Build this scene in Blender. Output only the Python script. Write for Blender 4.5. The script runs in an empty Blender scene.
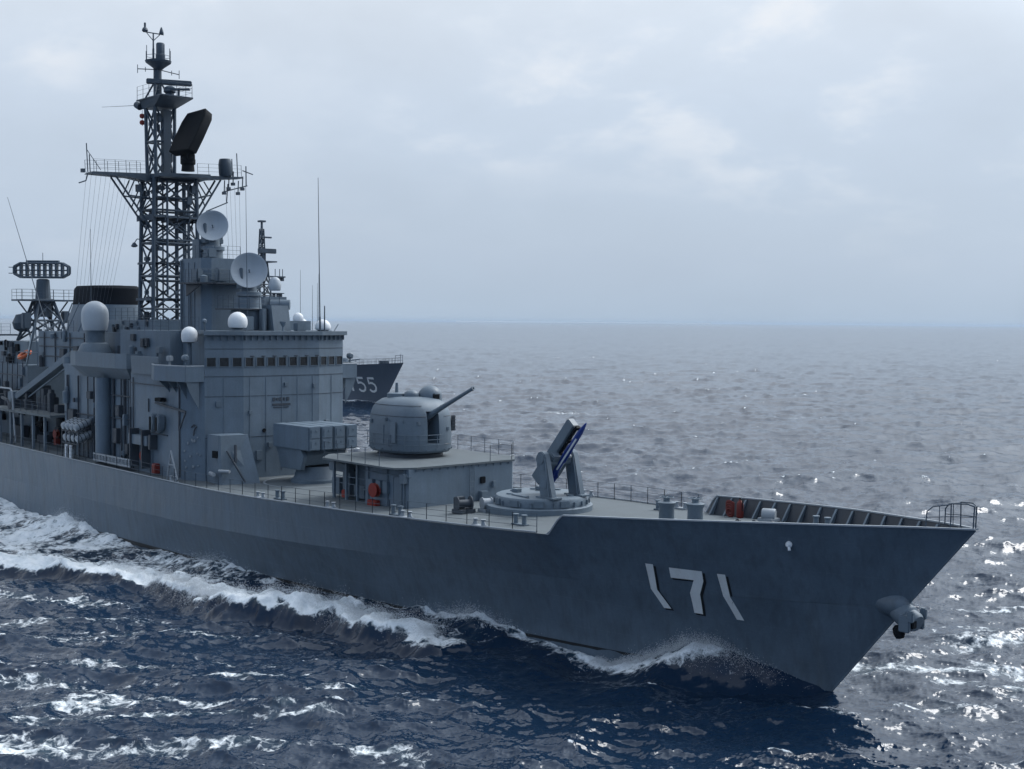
import bpy, bmesh, math, random
import numpy as np
from mathutils import Vector, Matrix
R = math.radians
scene = bpy.context.scene

# ------------------------------------------------------------------ camera
CAM = (28.24, -51.34, 17.5)
cam_d = bpy.data.cameras.new("camera")
cam = bpy.data.objects.new("camera", cam_d)
scene.collection.objects.link(cam)
cam_d.sensor_width = 36.0
cam_d.lens = 36.0 * 1300.0 / 1024.0
cam_d.clip_start = 0.5
cam_d.clip_end = 90000
_d = Vector((-.7484, .6633, 0)).normalized()
_r = Vector((_d.y, -_d.x, 0))
_up = Vector((0, 0, 1))
_p = math.atan(62.7 / 1300)
_fw = _d * math.cos(_p) - _up * math.sin(_p)
_u = _d * math.sin(_p) + _up * math.cos(_p)
_a = 0.0083
_R = _r * math.cos(_a) + _u * math.sin(_a)
_U = -_r * math.sin(_a) + _u * math.cos(_a)
cam.matrix_world = Matrix(((_R.x, _U.x, -_fw.x, CAM[0]), (_R.y, _U.y, -_fw.y, CAM[1]),
                           (_R.z, _U.z, -_fw.z, CAM[2]), (0, 0, 0, 1)))
scene.camera = cam

# ------------------------------------------------------------------ light
SUN_EL, SUN_VEC_XY = R(46), Vector((.08, .997))
sun_dir = Vector((SUN_VEC_XY.x * math.cos(SUN_EL), SUN_VEC_XY.y * math.cos(SUN_EL), math.sin(SUN_EL))).normalized()
sl = bpy.data.lights.new("sun", 'SUN')
sl.energy = 2.1
sl.angle = R(24)
sl.color = (1.0, .985, .965)
so = bpy.data.objects.new("sun", sl)
scene.collection.objects.link(so)
so.rotation_euler = (-sun_dir).to_track_quat('-Z', 'Y').to_euler()
so.location = (0, 60, 120)

scene.view_settings.view_transform = 'Standard'
scene.view_settings.look = 'None'
scene.view_settings.exposure = 0.0
scene.view_settings.gamma = 1.0

w = bpy.data.worlds.new("World")
scene.world = w
w.use_nodes = True
nt = w.node_tree
nt.nodes.clear()


def N(nt, kind, **kw):
    n = nt.nodes.new(kind)
    for k, v in kw.items():
        if k.startswith('i_'):
            key = k[2:]
            key = int(key) if key.isdigit() else key.replace('_', ' ')
            n.inputs[key].default_value = v
        else:
            setattr(n, k, v)
    return n


def L(nt, a, b):
    nt.links.new(a, b)


def ramp(nt, fac, stops, interp='LINEAR'):
    n = nt.nodes.new('ShaderNodeValToRGB')
    n.color_ramp.interpolation = interp
    e = n.color_ramp.elements
    while len(e) > 1:
        e.remove(e[-1])
    e[0].position = stops[0][0]
    c = stops[0][1]
    e[0].color = (*c, 1) if isinstance(c, tuple) else (c, c, c, 1)
    for p, c in stops[1:]:
        q = e.new(p)
        q.color = (*c, 1) if isinstance(c, tuple) else (c, c, c, 1)
    if fac is not None:
        L(nt, fac, n.inputs[0])
    return n.outputs[0]


def mathn(nt, op, a, b=None, c=None, clamp=False):
    n = nt.nodes.new('ShaderNodeMath')
    n.operation = op
    n.use_clamp = clamp
    for i, v in enumerate((a, b, c)):
        if v is None:
            continue
        if isinstance(v, (int, float)):
            n.inputs[i].default_value = v
        else:
            L(nt, v, n.inputs[i])
    return n.outputs[0]


def mixc(nt, fac, a, b, blend='MIX'):
    n = nt.nodes.new('ShaderNodeMix')
    n.data_type = 'RGBA'
    n.blend_type = blend
    for s, v in ((n.inputs[0], fac), (n.inputs[6], a), (n.inputs[7], b)):
        if isinstance(v, (int, float)):
            s.default_value = v
        elif isinstance(v, tuple):
            s.default_value = (*v, 1)
        else:
            L(nt, v, s)
    return n.outputs[2]


HAZE = .000045
CLOUD_OFF = (7.3, -2.2, 0.0)
# overcast sky: Nishita behind a procedural layer of bright haze and cloud
sky = N(nt, 'ShaderNodeTexSky', sky_type='NISHITA', sun_disc=False, sun_elevation=SUN_EL,
        sun_rotation=math.atan2(sun_dir.x, sun_dir.y), air_density=1.3, dust_density=.8, ozone_density=2.5)
tc = N(nt, 'ShaderNodeTexCoord')
sep = N(nt, 'ShaderNodeSeparateXYZ')
L(nt, tc.outputs['Generated'], sep.inputs[0])
zz = sep.outputs[2]
grad = ramp(nt, zz, [(0.0, (.425, .525, .645)), (.05, (.475, .57, .705)), (.16, (.60, .69, .815)), (.30, (.79, .85, .925)),
                     (.5, (.80, .88, .97)), (1.0, (.84, .94, 1.06))])
# cloud noise, projected on a high flat layer so clouds flatten towards the horizon
dz = mathn(nt, 'ADD', mathn(nt, 'MAXIMUM', zz, 0.0), .34)
cx = mathn(nt, 'DIVIDE', sep.outputs[0], dz)
cy = mathn(nt, 'DIVIDE', sep.outputs[1], dz)
comb = N(nt, 'ShaderNodeCombineXYZ')
L(nt, cx, comb.inputs[0])
L(nt, cy, comb.inputs[1])
off = N(nt, 'ShaderNodeVectorMath', operation='ADD')
L(nt, comb.outputs[0], off.inputs[0])
off.inputs[1].default_value = CLOUD_OFF
no1 = N(nt, 'ShaderNodeTexNoise', i_Scale=4.0, i_Detail=8.0, i_Roughness=.56, i_Distortion=.15)
L(nt, off.outputs[0], no1.inputs['Vector'])
no2 = N(nt, 'ShaderNodeTexNoise', i_Scale=1.4, i_Detail=4.0, i_Roughness=.5)
L(nt, off.outputs[0], no2.inputs['Vector'])
c1 = ramp(nt, no1.outputs['Fac'], [(.47, 0.0), (.66, 1.0)], 'EASE')
c2 = ramp(nt, no2.outputs['Fac'], [(.42, 0.0), (.60, 1.0)], 'EASE')
cl = mathn(nt, 'MULTIPLY', c1, mathn(nt, 'ADD', mathn(nt, 'MULTIPLY', c2, .85), .15))
up_f = ramp(nt, zz, [(.03, 0.0), (.10, .35), (.22, 1.0)])
cl = mathn(nt, 'MULTIPLY', cl, up_f)
dark = ramp(nt, no2.outputs['Fac'], [(.3, .98), (.7, 1.06)])
shade = ramp(nt, no1.outputs['Fac'], [(.3, .95), (.6, 1.03)])
col = mixc(nt, 1.0, grad, dark, 'MULTIPLY')
col = mixc(nt, up_f, col, mixc(nt, 1.0, col, shade, 'MULTIPLY'))
col = mixc(nt, mathn(nt, 'MULTIPLY', cl, .8), col, (.90, .92, .955))
# brighter veil round the hidden sun
dt = N(nt, 'ShaderNodeVectorMath', operation='DOT_PRODUCT')
L(nt, tc.outputs['Generated'], dt.inputs[0])
dt.inputs[1].default_value = sun_dir
glow = ramp(nt, dt.outputs['Value'], [(.70, 0.0), (.82, .13), (.91, .42), (1.0, 1.0)], 'EASE')
col = mixc(nt, glow, col, (3.8, 4.2, 4.6))
sc_ = N(nt, 'ShaderNodeVectorMath', operation='SCALE')
sc_.inputs['Scale'].default_value = 10.0
L(nt, col, sc_.inputs[0])
# the cloud sheet thins out behind the camera, away from the sun, and lets blue sky through
fr = N(nt, 'ShaderNodeVectorMath', operation='DOT_PRODUCT')
L(nt, tc.outputs['Generated'], fr.inputs[0])
fr.inputs[1].default_value = (-.55, .83, .12)
cover = ramp(nt, mathn(nt, 'MULTIPLY_ADD', fr.outputs['Value'], .5, .5), [(.12, 0.0), (.45, 1.0)], 'EASE')
blue = ramp(nt, zz, [(0.0, (4.6, 5.9, 7.6)), (.2, (4.2, 5.9, 8.8)), (.6, (3.8, 5.7, 9.2)), (1.0, (5.5, 7.0, 9.4))])
gap = mixc(nt, .25, blue, sky.outputs[0])
gap = mixc(nt, ramp(nt, zz, [(0.0, 1.0), (.12, 0.0)]), gap, (3.9, 5.0, 6.4))
veil = mixc(nt, .94, sky.outputs[0], sc_.outputs[0])
veil = mixc(nt, ramp(nt, zz, [(0.0, 1.0), (.06, 0.0)]), veil, sc_.outputs[0])
mixed = mixc(nt, cover, gap, veil)
bg = N(nt, 'ShaderNodeBackground', i_Strength=.1)
L(nt, mixed, bg.inputs[0])
wo = N(nt, 'ShaderNodeOutputWorld')
L(nt, bg.outputs[0], wo.inputs[0])

scene.cycles.max_bounces = 6
scene.cycles.glossy_bounces = 3
scene.cycles.diffuse_bounces = 3
scene.cycles.caustics_reflective = False
scene.cycles.caustics_refractive = False


# ------------------------------------------------------------------ materials
def newmat(name):
    m = bpy.data.materials.new(name)
    m.use_nodes = True
    t = m.node_tree
    t.nodes.clear()
    o = t.nodes.new('ShaderNodeOutputMaterial')
    b = t.nodes.new('ShaderNodeBsdfPrincipled')
    L(t, b.outputs[0], o.inputs[0])
    return m, t, b, o


def paint(name, c, rough=.5, var=.12, streak=.0, dish=.0, scale=1.0, spec=.35, metal=0.0):
    """weathered paint: blotches, fine grain, run-down streaks and plate dishing"""
    m, t, b, o = newmat(name)
    tc = N(t, 'ShaderNodeTexCoord')
    n1 = N(t, 'ShaderNodeTexNoise', i_Scale=.6 * scale, i_Detail=6.0, i_Roughness=.6)
    L(t, tc.outputs['Object'], n1.inputs['Vector'])
    n2 = N(t, 'ShaderNodeTexNoise', i_Scale=9.0 * scale, i_Detail=4.0, i_Roughness=.65)
    L(t, tc.outputs['Object'], n2.inputs['Vector'])
    f1 = ramp(t, n1.outputs['Fac'], [(.3, 1 - var), (.7, 1 + var)])
    f2 = ramp(t, n2.outputs['Fac'], [(.3, 1 - var * .5), (.7, 1 + var * .5)])
    col = mixc(t, 1.0, c, f1, 'MULTIPLY')
    col = mixc(t, 1.0, col, f2, 'MULTIPLY')
    if streak:
        mp = N(t, 'ShaderNodeMapping')
        mp.inputs['Scale'].default_value = (1.6, 1.6, .10)
        L(t, tc.outputs['Object'], mp.inputs[0])
        n3 = N(t, 'ShaderNodeTexNoise', i_Scale=1.6, i_Detail=5.0, i_Roughness=.65)
        L(t, mp.outputs[0], n3.inputs['Vector'])
        f3 = ramp(t, n3.outputs['Fac'], [(.46, 0.0), (.66, streak)])
        col = mixc(t, f3, col, (c[0] * .62, c[1] * .56, c[2] * .50))
        n4 = N(t, 'ShaderNodeTexNoise', i_Scale=3.1, i_Detail=5.0, i_Roughness=.7)
        L(t, mp.outputs[0], n4.inputs['Vector'])
        f4 = ramp(t, n4.outputs['Fac'], [(.55, 0.0), (.75, streak * .8)])
        col = mixc(t, f4, col, (c[0] * 1.5, c[1] * 1.5, c[2] * 1.5))
    L(t, col, b.inputs['Base Color'])
    b.inputs['Roughness'].default_value = rough
    b.inputs['Specular IOR Level'].default_value = spec
    b.inputs['Metallic'].default_value = metal
    rr = ramp(t, n1.outputs['Fac'], [(.3, rough - .08), (.7, min(1, rough + .1))])
    L(t, rr, b.inputs['Roughness'])
    bp = N(t, 'ShaderNodeBump', i_Strength=.25, i_Distance=.02)
    L(t, n2.outputs['Fac'], bp.inputs['Height'])
    last = bp
    if dish:
        mp2 = N(t, 'ShaderNodeMapping')
        mp2.inputs['Scale'].default_value = (.9, .5, .55)
        L(t, tc.outputs['Object'], mp2.inputs[0])
        n5 = N(t, 'ShaderNodeTexNoise', i_Scale=1.0, i_Detail=2.0)
        L(t, mp2.outputs[0], n5.inputs['Vector'])
        bk = N(t, 'ShaderNodeTexBrick', i_Scale=1.0, i_Mortar_Size=.012, i_Mortar_Smooth=.6)
        bk.inputs['Brick Width'].default_value = 6.0
        bk.inputs['Row Height'].default_value = 1.55
        sx = N(t, 'ShaderNodeSeparateXYZ')
        L(t, tc.outputs['Object'], sx.inputs[0])
        cb = N(t, 'ShaderNodeCombineXYZ')
        L(t, mathn(t, 'ADD', sx.outputs[0], mathn(t, 'MULTIPLY', sx.outputs[1], .8)), cb.inputs[0])
        L(t, sx.outputs[2], cb.inputs[1])
        L(t, cb.outputs[0], bk.inputs['Vector'])
        hh = mathn(t, 'SUBTRACT', mathn(t, 'MULTIPLY', n5.outputs['Fac'], 4.0), mathn(t, 'MULTIPLY', bk.outputs['Fac'], .6))
        b2 = N(t, 'ShaderNodeBump', i_Strength=dish, i_Distance=.05)
        L(t, hh, b2.inputs['Height'])
        L(t, bp.outputs[0], b2.inputs['Normal'])
        last = b2
    L(t, last.outputs[0], b.inputs['Normal'])
    return m


M = {}
M['hull'] = paint('hull_grey_paint', (.098, .131, .166), .46, .12, .36, .35)
M['grey'] = paint('superstructure_grey_paint', (.118, .158, .200), .5, .11, .22, .22)
M['grey2'] = paint('fitting_grey_paint', (.112, .147, .182), .5, .14, .15)
M['pale'] = paint('pale_grey_paint', (.26, .29, .32), .5, .08, .12)
M['darkgrey'] = paint('dark_grey_paint', (.040, .050, .064), .55, .15, .15)
M['deck'] = paint('deck_grey_paint', (.100, .118, .130), .8, .16, 0, 0, 1.5)
M['black'] = paint('black_paint', (.006, .008, .011), .7, .2, spec=.12)
M['soot'] = paint('sooty_black_paint', (.010, .013, .018), .85, .3, .2, spec=.1)
M['white'] = paint('white_radome_paint', (.66, .68, .70), .4, .05, .10)
M['dish'] = paint('dish_pale_paint', (.36, .40, .44), .45, .05, .10)
M['number'] = paint('white_number_paint', (.72, .72, .70), .5, .06, .20)
M['numshade'] = paint('black_number_paint', (.012, .013, .015), .5, .1)
M['red'] = paint('red_paint', (.21, .022, .015), .55, .2)
M['darkred'] = paint('dark_red_paint', (.13, .016, .012), .6, .2)
M['orange'] = paint('orange_paint', (.42, .09, .03), .55, .15)
M['blue'] = paint('blue_paint', (.010, .035, .19), .35, .08)
M['boot'] = paint('black_boot_topping', (.014, .015, .017), .45, .25, .3)
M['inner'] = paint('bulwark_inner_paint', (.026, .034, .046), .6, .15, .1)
M['rope'] = paint('pale_rope', (.42, .40, .35), .9, .2)
M['mast'] = paint('mast_dark_grey_paint', (.052, .074, .100), .55, .15, .2)
M['mesh'] = paint('weathered_canvas', (.09, .10, .11), .9, .2)
M['farhull'] = paint('far_hull_grey_paint', (.085, .105, .135), .5, .06, .2)
gm, gt, gb, go = newmat('bridge_glass')
gb.inputs['Base Color'].default_value = (.008, .010, .013, 1)
gb.inputs['Roughness'].default_value = .07
nn = N(gt, 'ShaderNodeTexNoise', i_Scale=.8)
L(gt, ramp(gt, nn.outputs['Fac'], [(.3, .05), (.7, .12)]), gb.inputs['Roughness'])
M['glass'] = gm


# ------------------------------------------------------------------ hull lines (s = metres aft of the bow tip)
def interp(x, xs, ys):
    xs = np.asarray(xs, float); ys = np.asarray(ys, float)
    h = np.diff(xs); dl = np.diff(ys) / h
    m = np.zeros_like(ys)
    m[1:-1] = np.where(dl[:-1] * dl[1:] > 0, 2 * dl[:-1] * dl[1:] / (dl[:-1] + dl[1:] + 1e-12), 0)
    m[0] = dl[0]; m[-1] = dl[-1]
    x = np.clip(np.asarray(x, float), xs[0], xs[-1])
    i = np.clip(np.searchsorted(xs, x, 'right') - 1, 0, len(h) - 1)
    t = (x - xs[i]) / h[i]
    return ((1 + 2 * t) * (1 - t) ** 2 * ys[i] + t * (1 - t) ** 2 * h[i] * m[i]
            + t * t * (3 - 2 * t) * ys[i + 1] + t * t * (t - 1) * h[i] * m[i + 1])


S_TOP = [-.2, 2, 4.2, 8.4, 14.4, 19.5, 27, 37, 53, 70, 100, 130, 150]
Y_TOP = [.12, 1.12, 2.0, 3.55, 5.2, 6.2, 7.3, 7.85, 8.1, 8.1, 8.1, 7.6, 6.9]
Z_DECK = [8.15, 7.98, 7.8, 7.5, 7.05, 6.70, 6.46, 6.12, 5.78, 5.90, 6.1, 6.0, 5.8]
Z_BUL = [8.82, 8.74, 8.62, 8.40, 8.02, 7.70]
S_K = [3.1, 4.06, 6.5, 10.1, 15.1, 20.4, 31.9, 44.4, 58, 150]
Y_K = [0.0, .38, 1.20, 2.35, 3.65, 4.75, 6.55, 7.75, 8.06, 6.9]
Z_K = [4.90, 4.83, 4.68, 4.50, 4.30, 4.17, 3.85, 3.43, 3.1, 2.8]
S_W = [7.1, 8.5, 10, 12.8, 18.6, 31.7, 49, 66, 88, 115, 150]
Y_W = [0.0, .36, .80, 1.75, 3.25, 5.2, 6.75, 7.6, 7.95, 7.8, 6.2]


def y_top(s): return interp(s, S_TOP, Y_TOP)
def z_deck(s): return interp(s, S_TOP, Z_DECK)
def z_bul(s): return interp(s, S_TOP[:6], Z_BUL)
def y_kn(s): return interp(s, S_K, Y_K)
def z_kn(s): return interp(s, S_K, Z_K)
def y_wl(s): return interp(s, S_W, Y_W)


S_BUL = 19.2          # the bulwark ends here


def z_edge(s):
    s = np.asarray(s, float)
    ramp_ = np.clip((S_BUL + .55 - s) / .75, 0, 1)
    return z_deck(s) + (np.where(s < S_BUL + .6, z_bul(np.minimum(s, 19.5)), z_deck(s)) - z_deck(s)) * ramp_


def stem_s(z): return np.interp(z, [-4.5, 0, 4.9, 8.82], [10.0, 7.1, 3.1, -.2])


def hull_y(s, z):
    """starboard half breadth of the outer plating at s, z (above the waterline)"""
    zk, yk, yt, zt, yw = float(z_kn(s)), float(y_kn(s)), float(y_top(s)), float(z_edge(s)), float(y_wl(s))
    if s < 3.1: zk, yk = float(np.interp(s, [-.2, 3.1], [8.80, 4.90])), 0.0
    if z >= zk:
        t = (z - zk) / max(zt - zk, .02)
        return yk + (yt - yk) * (t * .9 + .1 * t * t)
    t = max(z, 0) / zk
    return yw + (yk - yw) * (.45 * t + .55 * t * t)
# ENDHULL


# ------------------------------------------------------------------ tagging and mesh building
def tag(o, label=None, cat=None, group=None, kind=None):
    if label: o['label'] = label
    if cat: o['category'] = cat
    if group: o['group'] = group
    if kind: o['kind'] = kind
    return o


def thing(name, label, cat, loc, group=None):
    o = bpy.data.objects.new(name, None)
    o.empty_display_size = .3
    scene.collection.objects.link(o)
    o.location = loc
    return tag(o, label, cat, group)


def wloc(o):
    v = Vector((0, 0, 0))
    while o is not None:
        v += o.location
        o = o.parent
    return v


SPLIT = set("""halyard fluke deck_edge_coaming locker_frame roof_fitting locker junction_box pipe side_post cable_run
aerial_cluster equipment_box porthole deck_hatch cable_trunk equipment_house access_door cable_clip rolled_fender wall_seam
eave_bracket roof_bracket wing_bracket yard_strut rung boot_topping drain_pipe towing_eye white_stripe vent_box steam_pipe
deck_pillar deck_machinery deck_locker equipment_locker window hull_number director_house satellite_radome radar_scanner
mast_platform sensor_pod derrick_frame tower_platform side_stiffener raft_rack mooring_post frame_stay wall_stiffener wall_box window_wiper turntable_stud mast_fitting fin yoke_cover boom_frame swing_boom
platform_rail scoop_vent bow_railing name_plate director_pedestal pedestal_platform""".split())


class MB:
    """collects shapes given in world coordinates and links them as ONE mesh object"""

    def __init__(self):
        self.bm = bmesh.new()

    def poly(self, pts, faces):
        vs = [self.bm.verts.new(p) for p in pts]
        fs = []
        for f in faces:
            try:
                fs.append(self.bm.faces.new([vs[i] for i in f]))
            except ValueError:
                pass
        return vs, fs

    def box(self, c, size, rot=None, bev=0.0, taper=(1, 1)):
        x, y, z = size[0] / 2, size[1] / 2, size[2] / 2
        tx, ty = taper
        P = [Vector((sx * x * (tx if sz > 0 else 1), sy * y * (ty if sz > 0 else 1), sz * z))
             for sz in (-1, 1) for sx, sy in ((-1, -1), (1, -1), (1, 1), (-1, 1))]
        if rot is not None:
            P = [rot @ p for p in P]
        P = [p + Vector(c) for p in P]
        vs, fs = self.poly(P, [(3, 2, 1, 0), (4, 5, 6, 7), (0, 1, 5, 4), (1, 2, 6, 5), (2, 3, 7, 6), (3, 0, 4, 7)])
        if bev:
            es = list({e for f in fs for e in f.edges})
            bmesh.ops.bevel(self.bm, geom=es, offset=bev, segments=2, affect='EDGES')
        return self

    def prism(self, pts, axis, a, b, bev=0.0):
        """pts: 2D outline, extruded along axis 'x','y' or 'z' from a to b"""
        def mk(p, t):
            return {'x': (t, p[0], p[1]), 'y': (p[0], t, p[1]), 'z': (p[0], p[1], t)}[axis]
        n = len(pts)
        P = [mk(p, a) for p in pts] + [mk(p, b) for p in pts]
        F = [tuple(range(n))[::-1], tuple(range(n, 2 * n))] + [(i, (i + 1) % n, n + (i + 1) % n, n + i) for i in range(n)]
        vs, fs = self.poly(P, F)
        bmesh.ops.recalc_face_normals(self.bm, faces=fs)
        if bev:
            es = list({e for f in fs for e in f.edges})
            bmesh.ops.bevel(self.bm, geom=es, offset=bev, segments=2, affect='EDGES')
        return self

    def loft(self, bot, top, bev=0.0):
        """closed solid between two outlines (lists of 3D points)"""
        n = len(bot)
        P = list(bot) + list(top)
        F = [tuple(range(n))[::-1], tuple(range(n, 2 * n))] + [(i, (i + 1) % n, n + (i + 1) % n, n + i) for i in range(n)]
        vs, fs = self.poly(P, F)
        bmesh.ops.recalc_face_normals(self.bm, faces=fs)
        if bev:
            es = list({e for f in fs for e in f.edges})
            bmesh.ops.bevel(self.bm, geom=es, offset=bev, segments=2, affect='EDGES')
        return self

    def tube(self, p0, p1, r, r1=None, n=8):
        p0, p1 = Vector(p0), Vector(p1)
        r1 = r if r1 is None else r1
        d = (p1 - p0)
        if d.length < 1e-6:
            return self
        q = d.normalized().to_track_quat('Z', 'Y').to_matrix()
        P = []
        for p, rr in ((p0, r), (p1, r1)):
            for k in range(n):
                a = 2 * math.pi * k / n
                P.append(p + q @ Vector((rr * math.cos(a), rr * math.sin(a), 0)))
        F = [tuple(range(n))[::-1], tuple(range(n, 2 * n))] + [(i, (i + 1) % n, n + (i + 1) % n, n + i) for i in range(n)]
        self.poly(P, F)
        return self

    def path(self, pts, r, n=6):
        for a, b in zip(pts[:-1], pts[1:]):
            self.tube(a, b, r, n=n)
        return self

    def bar(self, p0, p1, w_, h_):
        """square-section strut"""
        p0, p1 = Vector(p0), Vector(p1)
        d = p1 - p0
        q = d.normalized().to_track_quat('Z', 'Y').to_matrix()
        P = []
        for p in (p0, p1):
            for sx, sy in ((-1, -1), (1, -1), (1, 1), (-1, 1)):
                P.append(p + q @ Vector((sx * w_ / 2, sy * h_ / 2, 0)))
        self.poly(P, [(3, 2, 1, 0), (4, 5, 6, 7), (0, 1, 5, 4), (1, 2, 6, 5), (2, 3, 7, 6), (3, 0, 4, 7)])
        return self

    def lathe(self, prof, c=(0, 0, 0), axis=(0, 0, 1), n=32, cap=True):
        """profile [(radius, height)] spun round axis through c"""
        q = Vector(axis).normalized().to_track_quat('Z', 'Y').to_matrix()
        c = Vector(c)
        rows = []
        for r, h in prof:
            if r < 1e-5:
                rows.append([self.bm.verts.new(c + q @ Vector((0, 0, h)))])
            else:
                rows.append([self.bm.verts.new(c + q @ Vector((r * math.cos(2 * math.pi * k / n), r * math.sin(2 * math.pi * k / n), h)))
                             for k in range(n)])
        for a, b in zip(rows[:-1], rows[1:]):
            for k in range(n):
                k2 = (k + 1) % n
                va = [a[0]] if len(a) == 1 else [a[k], a[k2]]
                vb = [b[0]] if len(b) == 1 else [b[k2], b[k]]
                f = va + vb
                if len(f) >= 3:
                    self.bm.faces.new(f)
        if cap:
            for row, rev in ((rows[0], True), (rows[-1], False)):
                if len(row) > 2:
                    self.bm.faces.new(row[::-1] if rev else row)
        return self

    def build(self, name, mat, parent=None, smooth=None, at=None):
        if name in SPLIT and at is None:
            groups = self.islands()
            return [g_.build_one(name, mat, parent, smooth) for g_ in groups][0]
        return self.build_one(name, mat, parent, smooth, at)

    def islands(self):
        """separate pieces: loose shapes whose boxes touch stay together"""
        bm = self.bm
        bm.verts.index_update()
        seen = set(); isl = []
        for v in bm.verts:
            if v.index in seen: continue
            st = [v]; seen.add(v.index); comp = []
            while st:
                q = st.pop(); comp.append(q)
                for e in q.link_edges:
                    o = e.other_vert(q)
                    if o.index not in seen:
                        seen.add(o.index); st.append(o)
            isl.append(comp)
        boxes = []
        for c in isl:
            A = np.array([v.co[:] for v in c])
            boxes.append((A.min(0) - .02, A.max(0) + .02))
        par = list(range(len(isl)))
        def find(i):
            while par[i] != i:
                par[i] = par[par[i]]; i = par[i]
            return i
        for i in range(len(isl)):
            for j in range(i):
                if np.all(boxes[i][0] <= boxes[j][1]) and np.all(boxes[j][0] <= boxes[i][1]):
                    par[find(i)] = find(j)
        gr = {}
        for i, c in enumerate(isl):
            gr.setdefault(find(i), []).extend(c)
        out = []
        for vs in gr.values():
            mb = MB(); mp = {}
            for v in vs: mp[v.index] = mb.bm.verts.new(v.co)
            fs = {f for v in vs for f in v.link_faces}
            for f in sorted(fs, key=lambda f: f.index):
                mb.bm.faces.new([mp[v.index] for v in f.verts])
            out.append(mb)
        bm.free()
        return out

    def build_one(self, name, mat, parent=None, smooth=None, at=None):
        me = bpy.data.meshes.new(name)
        org = Vector(at) if at is not None else (wloc(parent) if parent is not None else Vector((0, 0, 0)))
        bmesh.ops.translate(self.bm, verts=self.bm.verts, vec=-org)
        bmesh.ops.recalc_face_normals(self.bm, faces=self.bm.faces)
        self.bm.to_mesh(me)
        self.bm.free()
        if smooth is not None:
            for p in me.polygons:
                p.use_smooth = True
            if hasattr(me, 'set_sharp_from_angle'):
                me.set_sharp_from_angle(angle=R(smooth))
        for m in (mat if isinstance(mat, (list, tuple)) else [mat]):
            me.materials.append(m)
        o = bpy.data.objects.new(name, me)
        scene.collection.objects.link(o)
        if parent is not None:
            o.parent = parent
            o.location = org - wloc(parent)
        else:
            o.location = org
        return o


def copy_tree(o, parent=None):
    c = o.copy()
    scene.collection.objects.link(c)
    if parent is not None:
        c.parent = parent
    for ch in list(o.children):
        copy_tree(ch, c)
    return c


# ------------------------------------------------------------------ the sea
rng = np.random.default_rng(7)
random.seed(7)


def ocean_tile(n, size, wdir, lmin, lmax, rms, spread, seed, power=4.0):
    """random sea patch of given wavelengths: height, choppy shift, crest measure"""
    g = np.random.default_rng(seed)
    k1 = np.fft.fftfreq(n, size / n) * 2 * np.pi
    kx, ky = np.meshgrid(k1, k1, indexing='ij')
    k = np.hypot(kx, ky); k[0, 0] = 1
    wx, wy = math.cos(wdir), math.sin(wdir)
    cosf = (kx * wx + ky * wy) / k
    P = k ** (-power) * (.12 + np.abs(cosf) ** spread)
    P *= (k > 2 * np.pi / lmax) * (k < 2 * np.pi / lmin)
    P *= np.exp(-(2 * np.pi / lmax * 1.15 / k) ** 4)
    P[0, 0] = 0
    H = np.fft.fft2(g.standard_normal((n, n))) * np.sqrt(P)
    h = np.real(np.fft.ifft2(H))
    sc = rms / h.std()
    H *= sc; h *= sc
    dx = np.real(np.fft.ifft2(-1j * kx / k * H))
    dy = np.real(np.fft.ifft2(-1j * ky / k * H))
    jxx = np.real(np.fft.ifft2(kx * kx / k * H))
    jyy = np.real(np.fft.ifft2(ky * ky / k * H))
    jxy = np.real(np.fft.ifft2(kx * ky / k * H))
    return dict(n=n, size=size, h=h, dx=dx, dy=dy, jxx=jxx, jyy=jyy, jxy=jxy)


def sample(t, key, x, y):
    n = t['n']
    u = x / t['size'] * n; v = y / t['size'] * n
    i0 = np.floor(u).astype(np.int64); j0 = np.floor(v).astype(np.int64)
    fu = u - i0; fv = v - j0
    i0 %= n; j0 %= n
    i1 = (i0 + 1) % n; j1 = (j0 + 1) % n
    a = t[key]
    return (a[i0, j0] * (1 - fu) * (1 - fv) + a[i1, j0] * fu * (1 - fv) + a[i0, j1] * (1 - fu) * fv + a[i1, j1] * fu * fv)


VIEW = math.atan2(.6633, -.7484)
wave_bands = [ocean_tile(512, 211.0, VIEW + math.pi + .35, 2.0, 30.0, .23, 2, 11, 3.3),
              ocean_tile(512, 61.0, VIEW + math.pi + .15, .7, 8.0, .070, 1.5, 12, 3.0),
              ocean_tile(512, 17.3, VIEW + math.pi - .2, .14, 1.6, .015, 1, 13, 2.9)]
CHOP = [1.0, .9, .7]


def seg_dist(x, y, P):
    """nearest point on polyline: distance, signed side, parameter along"""
    best = np.full(x.shape, 1e9); sgn = np.zeros(x.shape); par = np.zeros(x.shape)
    for i in range(len(P) - 1):
        ax, ay = P[i][:2]; bx, by = P[i + 1][:2]
        ex, ey = bx - ax, by - ay
        l2 = ex * ex + ey * ey
        t = np.clip(((x - ax) * ex + (y - ay) * ey) / l2, 0, 1)
        ddx, ddy = x - ax - t * ex, y - ay - t * ey
        d = np.hypot(ddx, ddy)
        m = d < best
        best = np.where(m, d, best)
        sgn = np.where(m, np.sign(ex * ddy - ey * ddx), sgn)
        par = np.where(m, i + t, par)
    return best, sgn, par


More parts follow.
